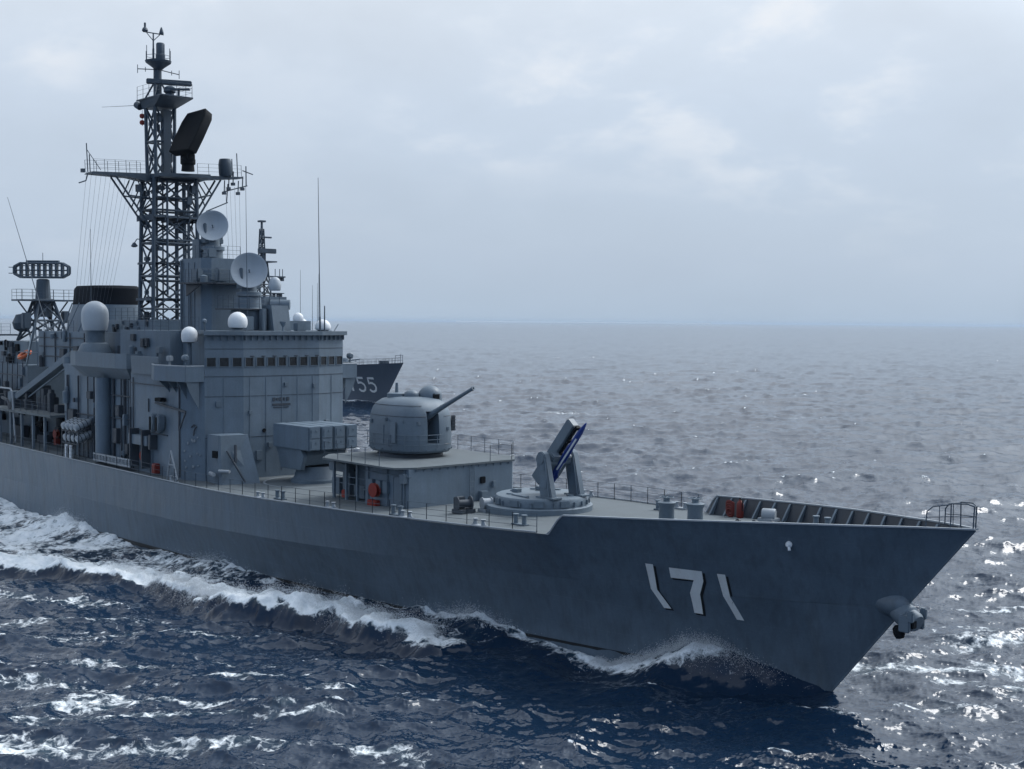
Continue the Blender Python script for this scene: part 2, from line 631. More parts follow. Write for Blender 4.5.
# breaking crest of the bow wave on the starboard side: x, y, height, foam strength
CREST = [(-25.2, -5.6, .25, .1), (-27.2, -8.0, .75, .75), (-31.0, -9.0, .95, 1), (-35.4, -9.3, 1.15, 1.05), (-38.1, -10.2, 1.15, 1.1),
         (-40.0, -12.4, 1.0, 1.1), (-44.0, -12.9, .9, 1.05), (-49.8, -13.0, .85, 1.05), (-55.0, -14.0, .8, 1.1), (-59.5, -16.2, .75, 1.1),
         (-63, -19.2, .7, 1.05), (-72, -24, .6, 1.0), (-90, -32, .5, .9), (-120, -45, .3, .7)]
PORT_CREST = [(-8.5, 2.4, .5, .3), (-13, 5.0, .9, .7), (-20, 8.0, 1.0, 1.0), (-30, 11.0, 1.0, 1.0), (-45, 15.5, .9, 1.0), (-70, 25, .7, .9), (-120, 45, .3, .7)]
# thin foam left by broken waves: x, y, length, width, strength
PATCH = [(-45, -21, 5, .9, .5), (-50, -19.5, 4, 1.2, .55), (-36, -16.0, 3, .6, .48), (-33, -27.5, 5, 1.0, .5), (-21, -28.0, 4, .8, .5), (-18, -25.0, 3, .6, .5),
         (-42, -25, 5, .9, .48), (-55, -24, 6, 1.4, .55), (-17.5, -14.5, 2.5, .5, .45), (-10, -22, 2.5, .5, .48), (1.5, 5.5, 2, .5, .55), (-3.5, 11.5, 2.5, .7, .58), (4, 16, 3, .8, .55),
         (-9.5, 20, 3, .7, .5), (-1, 18, 3, .6, .5), (-12, 26, 4, .8, .5), (4, -2, 2, .5, .45), (-39.4, -18.6, 3.0, .8, .62), (-39.3, -20.4, 1.8, .7, .5), (-27.0, -12.2, 2.2, .7, .68), (-25.6, -11.0, 1.6, .5, .6),
         (-26.9, -19.4, 2.4, .6, .62), (-27.6, -25.2, 2.2, .7, .66), (-25.6, -23.2, 2.4, .6, .6), (-27.9, -27.0, 2.6, .9, .6), (-24.6, -26.2, 2.2, .7, .62), (-22.4, -24.0, 1.7, .5, .6),
         (-23.8, -31.7, 2.6, 1.1, .72), (-26.6, -28.9, 2.2, .9, .55), (-22.3, -16.6, 2.0, .5, .55), (-19.9, -20.9, 1.6, .5, .58),
         (-14.4, -20.6, 1.3, .6, .72), (-30.5, -17.0, 2.4, .5, .5), (-34, -24, 3.5, .8, .5),
         (-8.2, 6.2, 2.6, .7, .70), (-6.0, 8.0, 2.6, .7, .72), (-4.2, 7.2, 1.6, .7, .6), (-6.2, 14.6, 3.4, 1.2, .62), (-7.8, 16.5, 3.0, .9, .5),
         (-1.4, 8.2, 1.6, .9, .6), (-4.8, -2.4, .9, .5, .55), (-4.0, 2.0, 1.4, .5, .45), (-2.5, 4.0, 1.8, .6, .4), (2, 12, 2.5, .8, .5),
         (-61, 41, 2.2, .8, .65), (-120, 150, 4, 1.2, .6), (-150, 120, 5, 1.2, .6), (-40, 90, 4, 1.0, .6)]


def own_waves(x, y, foam_only=False):
    """waves and foam made by the ship itself; returns height, foam"""
    h = np.zeros(x.shape); fo = np.zeros(x.shape)
    s = -x
    hb = np.where(s < 7.1, 0, y_wl(s))
    t1, t2 = wave_bands[1], wave_bands[2]
    w1 = sample(t1, 'h', x * .55 + 9, y * .55) / .070; w2 = sample(t1, 'h', x * .55 - 31, y * .55 + 7) / .070
    w3 = sample(t1, 'h', x * 1.7 + 3, y * 1.7 + 5) / .070
    xw, yw = x + .34 * w1 + .12 * w3, y + .34 * w2 - .12 * w3
    along = (s > 5.5) & (s < 150)
    for side, crest in ((-1, CREST), (1, PORT_CREST)):
        dist = side * y - hb                       # outboard of the waterline
        m = along & (side * y >= 0)
        dd = np.maximum(dist, 0)
        sq = s - 1.15 * np.minimum(dd, 4.0) * np.clip((22 - s) / 8, 0, 1)
        prof = interp(sq, [5.5, 7.0, 8.4, 9.8, 11.4, 12.8, 14.6, 17, 20, 23.5, 27, 30, 34, 40, 48, 53, 58, 63, 70, 75, 83, 92, 150],
                      [0, .15, .62, 1.2, 1.65, 1.7, 1.05, .35, .15, .35, .8, .75, .45, .3, .5, .75, .5, .25, .5, 1.05, .6, .9, .5])
        wdt = interp(s, [5.5, 7, 9, 14, 20, 30, 60, 150], [.6, .95, 1.5, 1.7, 1.6, 1.6, 2.0, 2.5])
        h += np.where(m, prof * np.exp(-(dd / wdt) ** 2), 0)
        # trough outboard of the first hump
        h -= np.where(m, .35 * np.exp(-((dd - 2.2) / 1.6) ** 2) * np.exp(-((s - 15) / 7) ** 2), 0)
        # foam where the water leaves the plating
        hf = interp(sq, [5.5, 7, 8.5, 10.5, 12.2, 14.2, 17.5, 21, 25, 27.5, 32, 40, 46, 50, 58, 66, 73, 78, 86, 96, 150],
                    [0, .06, .10, .25, .95, 1.1, .95, .5, .5, .95, .6, .25, .35, .85, .4, .4, .95, .8, .7, 1.0, 1.0])
        hw = interp(s, [5.5, 9, 13, 18, 28, 45, 70, 90, 150], [.25, .5, 1.1, 1.0, .8, .6, 1.0, 1.6, 3.0])
        fo = np.maximum(fo, np.where(m, hf * np.exp(-(dd / hw) ** 2), 0))
        d, sg, par = seg_dist(xw, yw, crest)
        amp = np.interp(par, range(len(crest)), [c[2] for c in crest])
        fst = np.interp(par, range(len(crest)), [c[3] for c in crest])
        amp = amp * (1 + .22 * np.sin(par * 5.1 + 1) * np.sin(par * 2.3)); fst = fst * (.92 + .22 * np.sin(par * 7.3 + .5) * np.sin(par * 3.1 + 1))
        ins = sg * side < 0                        # inboard of the crest (towards the hull)
        ins = np.where(side < 0, sg < 0, sg > 0)
        wo, wi = .75, 2.3
        h += amp * np.where(ins, np.exp(-(d / wi) ** 2), np.exp(-(d / wo) ** 2))
        h -= .35 * amp * np.where(ins, 0, np.exp(-((d - 2.0) / 1.3) ** 2))
        grow = np.interp(par, [0, 1, 3, 6, 9, 13], [.6, 1.2, 1.7, 2.0, 2.8, 4.5])
        fo = np.maximum(fo, fst * np.where(ins, np.exp(-(d / grow) ** 2), np.exp(-(d / .42) ** 2)))
        # lace of old foam between the breaking crest and the hull, thicker aft
        lace = np.where(ins & (dist > -1) & m, np.interp(s, [26, 38, 46, 60, 75, 110], [.05, .15, .30, .36, .48, .6]) + .10 * np.clip(w1 + .6 * w2, -1.5, 1.5), 0)
        fo = np.maximum(fo, lace)
    # wake astern
    ast = (s >= 140) & (np.abs(y) < 9)
    fo = np.maximum(fo, np.where(ast, .8 * np.exp(-(s - 150) / 400), 0))
    for px, py, ln, wd, st in PATCH:
        ux, uy = .6633, .7484
        a = (xw - px) * ux + (yw - py) * uy
        b = -(xw - px) * uy + (yw - py) * ux
        fo = np.maximum(fo, .66 * st * np.exp(-(a / (1.4 * ln)) ** 2 - (b / (1.0 * wd)) ** 2))
    # churned water is rough
    h += np.clip(fo, 0, 1) * (.10 * w3 + .07 * w1) * np.clip((s - 10.5) / 4, 0.15, 1)
    return h, fo


def far_ship_waves(x, y):
    xs, ys = x - FAR[0], y - FAR[1]
    s = -xs
    hb = interp(s, [6, 9, 20, 45, 130], [0, 1, 4, 6.6, 6.5])
    m = (s > 5) & (s < 140)
    h = np.zeros(x.shape); fo = np.zeros(x.shape)
    for side in (-1, 1):
        dd = side * ys - hb
        m = (s > 5) & (s < 140) & (side * ys >= 0)
        dd = np.maximum(dd, 0)
        prof = interp(s, [5, 9, 14, 22, 30, 50, 130], [0, .4, .7, .3, .4, .4, .4])
        h += np.where(m, prof * np.exp(-(dd / 2.0) ** 2), 0)
        fo = np.maximum(fo, np.where(m, np.interp(s, [5, 9, 14, 30, 130], [.1, .3, .55, .7, .8]) * np.exp(-(dd / np.interp(s, [5, 15, 60], [.4, 1.3, 3.0])) ** 2), 0))
        for k in (1,):
            xq = x + 1.2 * np.sin(x * .31) + .8 * np.sin(y * .57 + x * .2)
            cr = [(FAR[0] - 12, FAR[1] + side * 3.0, 1), (FAR[0] - 40, FAR[1] + side * 13.0, 1), (FAR[0] - 130, FAR[1] + side * 34.0, 1)]
            d, sg, par = seg_dist(xq, y, cr)
            h += .5 * np.exp(-(d / 1.8) ** 2)
            fo = np.maximum(fo, .8 * np.exp(-(d / .9) ** 2))
    return h, fo


FAR = (-182.5, 106.0)      # bow tip of the second ship


def sea_state(x, y, dist):
    """all waves at rest position x, y: returns new x, y, z and foam"""
    z = np.zeros(x.shape); ox = np.zeros(x.shape); oy = np.zeros(x.shape)
    jxx = np.ones(x.shape); jyy = np.ones(x.shape); jxy = np.zeros(x.shape)
    for i, (t, c) in enumerate(zip(wave_bands, CHOP)):
        fade = 1.0 if i == 0 else np.clip((np.array([0, 1800, 230][i]) - dist) / np.array([1, 1200, 130][i]), 0, 1)
        a = [0, .5, -.7][i]
        xr, yr = x * math.cos(a) - y * math.sin(a), x * math.sin(a) + y * math.cos(a)
        if i == 0: xr, yr = x, y
        z += fade * sample(t, 'h', xr, yr)
        dx, dy = sample(t, 'dx', xr, yr), sample(t, 'dy', xr, yr)
        ca, sa = math.cos(-a), math.sin(-a)
        ox += fade * c * -(dx * ca - dy * sa); oy += fade * c * -(dx * sa + dy * ca)
        if i < 2:
            jxx -= fade * c * sample(t, 'jxx', xr, yr); jyy -= fade * c * sample(t, 'jyy', xr, yr)
            jxy -= fade * c * sample(t, 'jxy', xr, yr)
    jac = jxx * jyy - jxy * jxy
    # slow patchiness so that only some crests break
    patch = sample(wave_bands[0], 'h', x * .23 + 40, y * .23 - 17) / .23
    caps = np.clip((.47 + .06 * patch - jac) * 2.2, 0, .8)
    h1, f1 = own_waves(x, y)
    h2, f2 = far_ship_waves(x, y)
    # calmer close to the plating so the bow wave keeps its shape
    s = -x
    hb = np.where((s > 5) & (s < 150), y_wl(s), 0)
    near = np.exp(-np.maximum(np.abs(y) - hb, 0) / 3.0) * ((s > 4) & (s < 152))
    k = 1 - .55 * near
    rough_f = np.clip(f1 * 1.2, 0, 1)
    return x + ox * k, y + oy * k, z * k + h1 + h2, np.maximum(np.maximum(f1, f2), caps), rough_f


def make_sea():
    fov = math.atan(512 / 1300)
    half = fov + R(4)
    na = 1250
    ang = np.concatenate([np.linspace(-half, half, na), np.linspace(half, 2 * math.pi - half, 150)[1:-1]])
    inv = np.linspace(1 / 46.0, 1 / 900.0, 780)
    rad = np.concatenate([np.geomspace(3, 45, 25), 1 / inv, np.geomspace(900, 60000, 150)[1:]])
    A, Rr = np.meshgrid(ang, rad)
    x = CAM[0] + Rr * np.cos(VIEW - A); y = CAM[1] + Rr * np.sin(VIEW - A)
    X, Y, Z, F, RF = sea_state(x, y, Rr)
    damp = np.clip((12000 - Rr) / 9000, 0.05, 1)
    Z = Z * damp
    nr, nc = x.shape
    co = np.stack([X, Y, Z], -1).reshape(-1, 3).astype(np.float32)
    i = np.arange(nr - 1)[:, None] * nc; j = np.arange(nc)[None, :]
    j2 = (j + 1) % nc
    quads = np.stack([i + j, i + j2, i + nc + j2, i + nc + j], -1).reshape(-1, 4)
    me = bpy.data.meshes.new('sea')
    me.vertices.add(len(co)); me.vertices.foreach_set('co', co.ravel())
    me.loops.add(quads.size); me.loops.foreach_set('vertex_index', quads.ravel().astype(np.int32))
    me.polygons.add(len(quads))
    me.polygons.foreach_set('loop_start', (np.arange(len(quads)) * 4).astype(np.int32))
    me.polygons.foreach_set('loop_total', np.full(len(quads), 4, np.int32))
    me.polygons.foreach_set('use_smooth', np.ones(len(quads), bool))
    me.update()
    at = me.attributes.new('foam', 'FLOAT', 'POINT')
    at.data.foreach_set('value', F.reshape(-1).astype(np.float32))
    me.update()
    if me.polygons[0].normal.z < 0:
        me.flip_normals()
    o = bpy.data.objects.new('sea', me)
    scene.collection.objects.link(o)
    tag(o, 'dark blue choppy open sea with white foam along the grey warship', 'sea', kind='structure')
    return o


sea = make_sea()
m, t, b, o_ = newmat('sea_water')
tcn = N(t, 'ShaderNodeTexCoord')
geo = N(t, 'ShaderNodeNewGeometry')
mpn = N(t, 'ShaderNodeMapping', vector_type='POINT')
mpn.inputs['Rotation'].default_value = (0, 0, -(VIEW - math.pi / 2))
L(t, tcn.outputs['Object'], mpn.inputs[0])
mps = N(t, 'ShaderNodeMapping')
mps.inputs['Scale'].default_value = (.42, 1.0, 1.0)
L(t, mpn.outputs[0], mps.inputs[0])
# ripples: normals tilted by two noises
n1 = N(t, 'ShaderNodeTexNoise', i_Scale=8.0, i_Detail=5.0, i_Roughness=.65)
n2 = N(t, 'ShaderNodeTexNoise', i_Scale=.55, i_Detail=5.0, i_Roughness=.62)
L(t, mps.outputs[0], n1.inputs['Vector'])
L(t, mps.outputs[0], n2.inputs['Vector'])


def centred(colsock, k):
    s1 = N(t, 'ShaderNodeVectorMath', operation='SUBTRACT')
    L(t, colsock, s1.inputs[0]); s1.inputs[1].default_value = (.5, .5, .5)
    s2 = N(t, 'ShaderNodeVectorMath', operation='MULTIPLY')
    L(t, s1.outputs[0], s2.inputs[0]); s2.inputs[1].default_value = (k, k, 0)
    return s2.outputs[0]


ad1 = N(t, 'ShaderNodeVectorMath', operation='ADD')
L(t, centred(n1.outputs['Color'], .55), ad1.inputs[0]); L(t, centred(n2.outputs['Color'], .22), ad1.inputs[1])
ad2 = N(t, 'ShaderNodeVectorMath', operation='ADD')
L(t, geo.outputs['Normal'], ad2.inputs[0]); L(t, ad1.outputs[0], ad2.inputs[1])
nrm = N(t, 'ShaderNodeVectorMath', operation='NORMALIZE')
L(t, ad2.outputs[0], nrm.inputs[0])
b.inputs['Base Color'].default_value = (.005, .018, .042, 1)
b.inputs['Roughness'].default_value = .12
b.inputs['IOR'].default_value = 1.333
L(t, nrm.outputs[0], b.inputs['Normal'])
# foam
fa = N(t, 'ShaderNodeAttribute', attribute_name='foam')
wn = N(t, 'ShaderNodeTexNoise', i_Scale=.9, i_Detail=3.0)
L(t, tcn.outputs['Object'], wn.inputs['Vector'])
wv = N(t, 'ShaderNodeVectorMath', operation='MULTIPLY_ADD')
L(t, wn.outputs['Color'], wv.inputs[0]); wv.inputs[1].default_value = (1.1, 1.1, .3)
L(t, tcn.outputs['Object'], wv.inputs[2])
f1 = N(t, 'ShaderNodeTexNoise', i_Scale=1.3, i_Detail=8.0, i_Roughness=.72)
L(t, wv.outputs[0], f1.inputs['Vector'])
vo = N(t, 'ShaderNodeTexVoronoi', feature='DISTANCE_TO_EDGE', i_Scale=1.5, i_Detail=2.0, i_Roughness=.6)
L(t, wv.outputs[0], vo.inputs['Vector'])
lace = ramp(t, vo.outputs['Distance'], [(0.0, 1.0), (.22, .25), (.6, 0.0)])
pat = mathn(t, 'ADD', mathn(t, 'MULTIPLY', f1.outputs['Fac'], .95), mathn(t, 'MULTIPLY', lace, .30))
th = mathn(t, 'SUBTRACT', mathn(t, 'ADD', mathn(t, 'MULTIPLY', fa.outputs['Fac'], .78), mathn(t, 'MULTIPLY', pat, 1.25)), 1.10)
mask = mathn(t, 'MULTIPLY', th, 4.5, clamp=True)
mask = mathn(t, 'MULTIPLY', mask, mathn(t, 'GREATER_THAN', fa.outputs['Fac'], .02))
foam_b = N(t, 'ShaderNodeBsdfPrincipled')
fcol = ramp(t, f1.outputs['Fac'], [(.3, (.50, .56, .60)), (.6, (.80, .83, .85))])
L(t, fcol, foam_b.inputs['Base Color'])
foam_b.inputs['Roughness'].default_value = .8
bmp = N(t, 'ShaderNodeBump', i_Strength=.8, i_Distance=.12)
L(t, f1.outputs['Fac'], bmp.inputs['Height'])
L(t, bmp.outputs[0], foam_b.inputs['Normal'])
# aerated water around foam is paler and greener
aer = ramp(t, fa.outputs['Fac'], [(.15, (.005, .018, .042)), (.9, (.028, .065, .085))])
L(t, aer, b.inputs['Base Color'])
ms = N(t, 'ShaderNodeMixShader')
L(t, mask, ms.inputs[0]); L(t, b.outputs[0], ms.inputs[1]); L(t, foam_b.outputs[0], ms.inputs[2])
L(t, ms.outputs[0], o_.inputs[0])
sea.data.materials.append(m)


# ------------------------------------------------------------------ the warship: hull
ship = thing('warship', 'large grey warship with lattice mast and 171 on its bow in front', 'warship', (0, 0, 0))


def make_hull():
    ss = np.concatenate([np.linspace(-.2, 8, 28), np.linspace(8.4, 22, 34), np.linspace(22.5, 150, 90)])
    mb = MB()
    bm = mb.bm
    for side in (-1, 1):
        strips = {}
        for key in ('low', 'up'):
            grid = []
            for s in ss:
                zt = float(z_edge(s))
                row = []
                if key == 'up':
                    zk = float(z_kn(max(s, 3.1)))
                    sk = max(s, 3.1 + (s + .2) * 0) if s >= 3.1 else 3.1
                    for k in range(7):
                        f = k / 6
                        if s < 3.1:
                            # stations ahead of the knuckle start on the raked stem
                            z0 = float(np.interp(s, [-.2, 3.1], [8.80, 4.90]))
                            z = z0 + (zt - z0) * f
                            yv = max(hull_y(s, z), .03)
                        else:
                            z = zk + (zt - zk) * f
                            yv = hull_y(s, z)
                            if s < 6: yv = max(yv, .03)
                        row.append((-s, side * yv, z))
                else:
                    if s < 3.1: continue
                    zk = float(z_kn(s))
                    if s < 7.1:
                        z0 = float(np.interp(s, [3.1, 7.1], [4.90, 0.0]))
                        for k in range(10):
                            z = z0 + (zk - z0) * k / 9
                            f = k / 9
                            row.append((-s, side * (max(float(y_kn(s)), .0) * f + .03), z))
                    else:
                        yw = float(y_wl(s))
                        for k, z in enumerate((-4.2, -1.6, 0)):
                            row.append((-s, side * (yw * (.35, .85, 1)[k] + .03), z))
                        for k in range(1, 8):
                            z = zk * k / 7
                            row.append((-s, side * (hull_y(s, z) + (.03 if s < 12 else 0)), z))
                grid.append([bm.verts.new(p) for p in row])
            for a, c in zip(grid[:-1], grid[1:]):
                for k in range(len(a) - 1):
                    bm.faces.new((a[k], a[k + 1], c[k + 1], c[k]) if side < 0 else (a[k], c[k], c[k + 1], a[k + 1]))
            if key == 'low':
                strips['l'] = grid[-1]
            else:
                strips['u'] = grid[-1]
        # stem closing face and transom
        end = [v.co.copy() for v in strips['l']] + [v.co.copy() for v in strips['u']]
        pts = [p for p in end] + [Vector((p.x, 0, p.z)) for p in reversed(end)]
        for k in range(len(end) - 1):
            try:
                bm.faces.new([bm.verts.new(q) for q in (end[k], end[k + 1], Vector((end[k + 1].x, 0, end[k + 1].z)), Vector((end[k].x, 0, end[k].z)))])
            except ValueError:
                pass
    # rounded stem bar
    pr = None
    for z in np.linspace(8.80, -3.5, 30):
        p = (-float(stem_s(z)), 0, z)
        if pr: mb.tube(pr, p, .05, n=8)
        pr = p
    return mb.build('hull', M['hull'], ship, smooth=40)


def hull_strip(z0, z1, off, s0, s1, name, mat, parent, n=90):
    mb = MB()
    for side in (-1, 1):
        rows = []
        for s in np.linspace(s0, s1, n):
            rows.append([mb.bm.verts.new((-s, side * (hull_y(s, z) + off), z)) for z in np.linspace(z0, z1, 4)])
        for a, c in zip(rows[:-1], rows[1:]):
            for k in range(3):
                mb.bm.faces.new((a[k], a[k + 1], c[k + 1], c[k]))
    return mb.build(name, mat, parent, smooth=60)


hull = make_hull()
hull_strip(-.2, .58, .012, 9.5, 150, 'boot_topping', M['boot'], hull)


def make_deck():
    mb = MB()
    rows = []
    for s in np.concatenate([np.linspace(1.2, 22, 40), np.linspace(23, 150, 70)]):
        yt = float(y_top(s)); z = float(z_deck(s))
        if s < S_BUL + .6:
            yt = max(.05, hull_y(s, z) - .06)
        else:
            yt -= .02
        rows.append([mb.bm.verts.new((-s, yt * f, z + .10 * (1 - f * f) + (.0))) for f in np.linspace(-1, 1, 9)])
    for a, c in zip(rows[:-1], rows[1:]):
        for k in range(8):
            mb.bm.faces.new((a[k], a[k + 1], c[k + 1], c[k]))
    return mb.build('main_deck', M['deck'], ship, smooth=30)


make_deck()


def deck_z(s, y=0.0):
    f = y / max(float(y_top(s)), .1)
    return float(z_deck(s)) + .10 * (1 - f * f)


def make_bulwark(side):
    mb = MB()
    rows = []
    for s in np.linspace(.7, S_BUL + .35, 50):
        zt = float(z_edge(s)); zd = float(z_deck(s))
        row = []
        for z in (zd + .02, (zd + zt) / 2, zt - .005):
            row.append(mb.bm.verts.new((-s, side * max(hull_y(s, min(z, zt)) - .07, .02), z)))
        rows.append(row)
    for a, c in zip(rows[:-1], rows[1:]):
        for k in range(2):
            mb.bm.faces.new((a[k], a[k + 1], c[k + 1], c[k]))
    # triangular stiffeners
    for s in ():
        zt = float(z_edge(s)) - .06; zd = float(z_deck(s))
        yo = hull_y(s, zt) - .08; yi = hull_y(s, zd) - .08
        mb.prism([(side * yo, zt), (side * (yo - .16), zt), (side * (yi - .62), zd + .03), (side * yi, zd + .03)], 'x', -s - .05, -s + .05)
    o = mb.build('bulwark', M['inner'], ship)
    for s in np.arange(2.2, S_BUL, 1.18):
        zt = float(z_edge(s)) - .06; zd = float(z_deck(s))
        yo = hull_y(s, zt) - .08; yi = hull_y(s, zd) - .08
        rb = MB().prism([(side * yo, zt), (side * (yo - .10), zt), (side * (yi - .34), zd + .03), (side * yi, zd + .03)], 'x', -s - .05, -s + .05)
        rb.build('bulwark_rib', M['grey2'], o)
    cp = MB()
    pr = None
    for s in np.concatenate([np.linspace(-.2, S_BUL, 60), np.linspace(S_BUL, S_BUL + .7, 6)]):
        p = Vector((-s, side * (max(float(y_top(s)), .06) - .03), float(z_edge(s)) + .012))
        if pr is not None: cp.bar(pr, p, .15, .07)
        pr = p
    cp.build('cap_rail', M['pale'], o)
    return o


for side in (-1, 1):
    make_bulwark(side)

# hull numbers, plated on to the flare on both bows
STROKES = [[[(-14.91, 5.67), (-14.50, 5.67), (-15.02, 4.32), (-14.68, 4.32), (-14.58, 3.36), (-14.19, 3.37)]],
           [[(-13.67, 5.61), (-11.99, 5.61), (-13.73, 5.07), (-12.05, 5.10)],
            [(-12.54, 5.10), (-12.05, 5.10), (-12.93, 4.38), (-12.42, 4.37), (-13.00, 3.33), (-12.56, 3.31)]],
           [[(-11.25, 5.58), (-10.85, 5.58), (-11.24, 4.44), (-10.90, 4.43), (-10.90, 3.27), (-10.55, 3.26)]]]


def number_mesh(strokes, off, shift, grow, side):
    mb = MB()
    for st in strokes:
        rows = [(st[i], st[i + 1]) for i in range(0, len(st), 2)]
        g = []
        for (a, c), (a2, c2) in zip(rows[:-1], rows[1:]):
            for k in range(9):
                f = k / 8
                l = (a[0] + (a2[0] - a[0]) * f, a[1] + (a2[1] - a[1]) * f)
                r_ = (c[0] + (c2[0] - c[0]) * f, c[1] + (c2[1] - c[1]) * f)
                row = []
                for u in np.linspace(0, 1, 4):
                    x = l[0] + (r_[0] - l[0]) * u + shift[0]; z = l[1] + (r_[1] - l[1]) * u + shift[1]
                    x += grow * (u - .5)
                    row.append(mb.bm.verts.new((x, side * (hull_y(-x, z) + off), z)))
                g.append(row)
        for a, c in zip(g[:-1], g[1:]):
            for k in range(3):
                mb.bm.faces.new((a[k], a[k + 1], c[k + 1], c[k]))
    return mb


for side in (-1, 1):
    for st in STROKES:
        sh = number_mesh(st, .022, (.09, -.09), .05, side).build('number_shadow', M['numshade'], hull)
        nu = number_mesh(st, .034, (0, 0), 0, side).build('hull_number', M['number'], hull)
# ENDPART2


# ------------------------------------------------------------------ thin sea haze over the whole scene
mb = MB()
mb.box((0, 0, 20.0), (140000, 140000, 54.0))
haze = mb.build('haze', [], None)
hm = bpy.data.materials.new('sea_haze')
hm.use_nodes = True
ht = hm.node_tree
ht.nodes.clear()
ho = ht.nodes.new('ShaderNodeOutputMaterial')
hv = N(ht, 'ShaderNodeVolumePrincipled')
hv.inputs['Color'].default_value = (.53, .64, .78, 1)
hv.inputs['Density'].default_value = HAZE
hv.inputs['Anisotropy'].default_value = .2
L(ht, hv.outputs[0], ho.inputs['Volume'])
haze.data.materials.append(hm)
tag(haze, kind='stuff')
tag(haze, 'pale thin sea haze lying over the whole sea')


# ------------------------------------------------------------------ shared fittings
def guardrail(pts, name, parent, mat, h=1.0, step=1.6, wires=(.35, .68, 1.0), rp=.022, rw=.011):
    mb = MB()
    for a, c in zip(pts[:-1], pts[1:]):
        a, c = Vector(a), Vector(c)
        n = max(1, int(round((c - a).length / step)))
        for k in range(n + 1):
            p = a + (c - a) * k / n
            mb.tube(p, p + Vector((0, 0, h)), rp, n=5)
        for w_ in wires:
            mb.tube(a + Vector((0, 0, h * w_)), c + Vector((0, 0, h * w_)), rw, n=4)
    return mb.build(name, mat, parent)


def ladder(p0, p1, side, w_, parent, mat, name='ladder', step=.3):
    mb = MB()
    p0, p1, side = Vector(p0), Vector(p1), Vector(side).normalized()
    for k in (-1, 1):
        mb.tube(p0 + side * k * w_ / 2, p1 + side * k * w_ / 2, .025, n=5)
    n = int((p1 - p0).length / step)
    for k in range(1, n):
        p = p0 + (p1 - p0) * k / n
        mb.tube(p - side * w_ / 2, p + side * w_ / 2, .016, n=5)
    return mb.build(name, mat, parent)


def facet_box(mb, A, B, u0, u1, z0, z1, off, th, slope=0.0):
    """slab on the vertical wall running from A to B (seen from outside, A on the left)"""
    A, B = Vector((A[0], A[1], 0)), Vector((B[0], B[1], 0))
    d = (B - A).normalized()
    nrm_ = Vector((d.y, -d.x, 0))
    o = A + d * u0; e = A + d * u1
    P = []
    for z in (z0, z1):
        for t_ in (off, off + th):
            P += [o + nrm_ * (t_ + slope * (z - z0)) + Vector((0, 0, z)), e + nrm_ * (t_ + slope * (z - z0)) + Vector((0, 0, z))]
    mb.poly(P, [(0, 1, 3, 2), (4, 6, 7, 5), (0, 4, 5, 1), (2, 3, 7, 6), (0, 2, 6, 4), (1, 5, 7, 3)])
    return mb


def door(A, B, u, z, parent, mat, w_=.75, h_=1.75):
    """watertight door with coaming, handle wheel and dogs on a wall"""
    fr = MB()
    for a in ((u - w_ / 2 - .07, u - w_ / 2, z, z + h_), (u + w_ / 2, u + w_ / 2 + .07, z, z + h_),
              (u - w_ / 2 - .07, u + w_ / 2 + .07, z + h_ + .002, z + h_ + .07), (u - w_ / 2 - .07, u + w_ / 2 + .07, z - .07, z - .002)):
        facet_box(fr, A, B, a[0], a[1], a[2], a[3], .0, .07)
    facet_box(fr, A, B, u - w_ / 2 + .004, u + w_ / 2 - .004, z + .004, z + h_ - .004, .0, .045)
    for k in range(3):
        facet_box(fr, A, B, u + w_ / 2 - .16, u + w_ / 2 - .02, z + .35 + k * .5, z + .40 + k * .5, .047, .03)
    return fr.build('door', mat, parent)


def radome(c, r, h, name, parent, base_h, mat=None, base_r=None):
    """white dome with straight skirt on a grey stand"""
    prof = [(r * .86, -h), (r * .95, -h * .75), (r, -h * .4), (r, 0)]
    prof += [(r * math.cos(a), r * math.sin(a)) for a in np.linspace(0, math.pi / 2, 9)[1:-1]] + [(0, r)]
    mb = MB().lathe(prof, c, n=28)
    o = mb.build(name, mat or M['white'], parent, smooth=40)
    br = base_r or r * .5
    st = MB().lathe([(br, -h - base_h), (br, -h - .1), (r * .8, -h - .003)], c, n=16)
    st.build('stand', M['grey2'], o, smooth=40)
    return o


def whip(p0, p1, parent, r0=.045, r1=.014):
    mb = MB()
    p0, p1 = Vector(p0), Vector(p1)
    q = p0 + (p1 - p0) * .10
    mb.tube(p0, q, r0 * 1.7, r0 * 1.4)
    mb.tube(q, p0 + (p1 - p0) * .5, r0, (r0 + r1) / 2)
    mb.tube(p0 + (p1 - p0) * .5, p1, (r0 + r1) / 2, r1)
    return mb.build('whip_antenna', M['mast'], parent)


# ------------------------------------------------------------------ bow fittings
mb = MB()
for s_ in (-1, 1):
    P = [(.12, -.10 * s_, 8.8), (.16, -.09 * s_, 9.80), (-.1, -.24 * s_, 9.9), (-.75, -.40 * s_, 9.86), (-.75, -.42 * s_, 8.75)]
    mb.path(P, .032)
    mb.tube((.1, -.1 * s_, 9.35), (-.75, -.41 * s_, 9.3), .02, n=5)
    Q = [(-.75, -.40 * s_, 9.82), (-1.45, -.66 * s_, 9.68), (-1.68, -.76 * s_, 9.45), (-1.72, -.80 * s_, 8.72)]
    mb.path(Q, .028)
    mb.tube((-.75, -.41 * s_, 9.3), (-1.7, -.77 * s_, 9.2), .018, n=5)
    mb.tube((-1.2, -.57 * s_, 8.75), (-1.2, -.57 * s_, 9.72), .02, n=5)
mb.tube((.16, -.09, 9.80), (.16, .09, 9.80), .03)
mb.build('bow_railing', M['mast'], ship)
mb = MB()
mb.lathe([(.16, -.12), (.22, 0), (.16, .12), (.10, 0), (.16, -.12)], (-.55, 0, 8.55), axis=(0, 1, 0), n=16, cap=False)
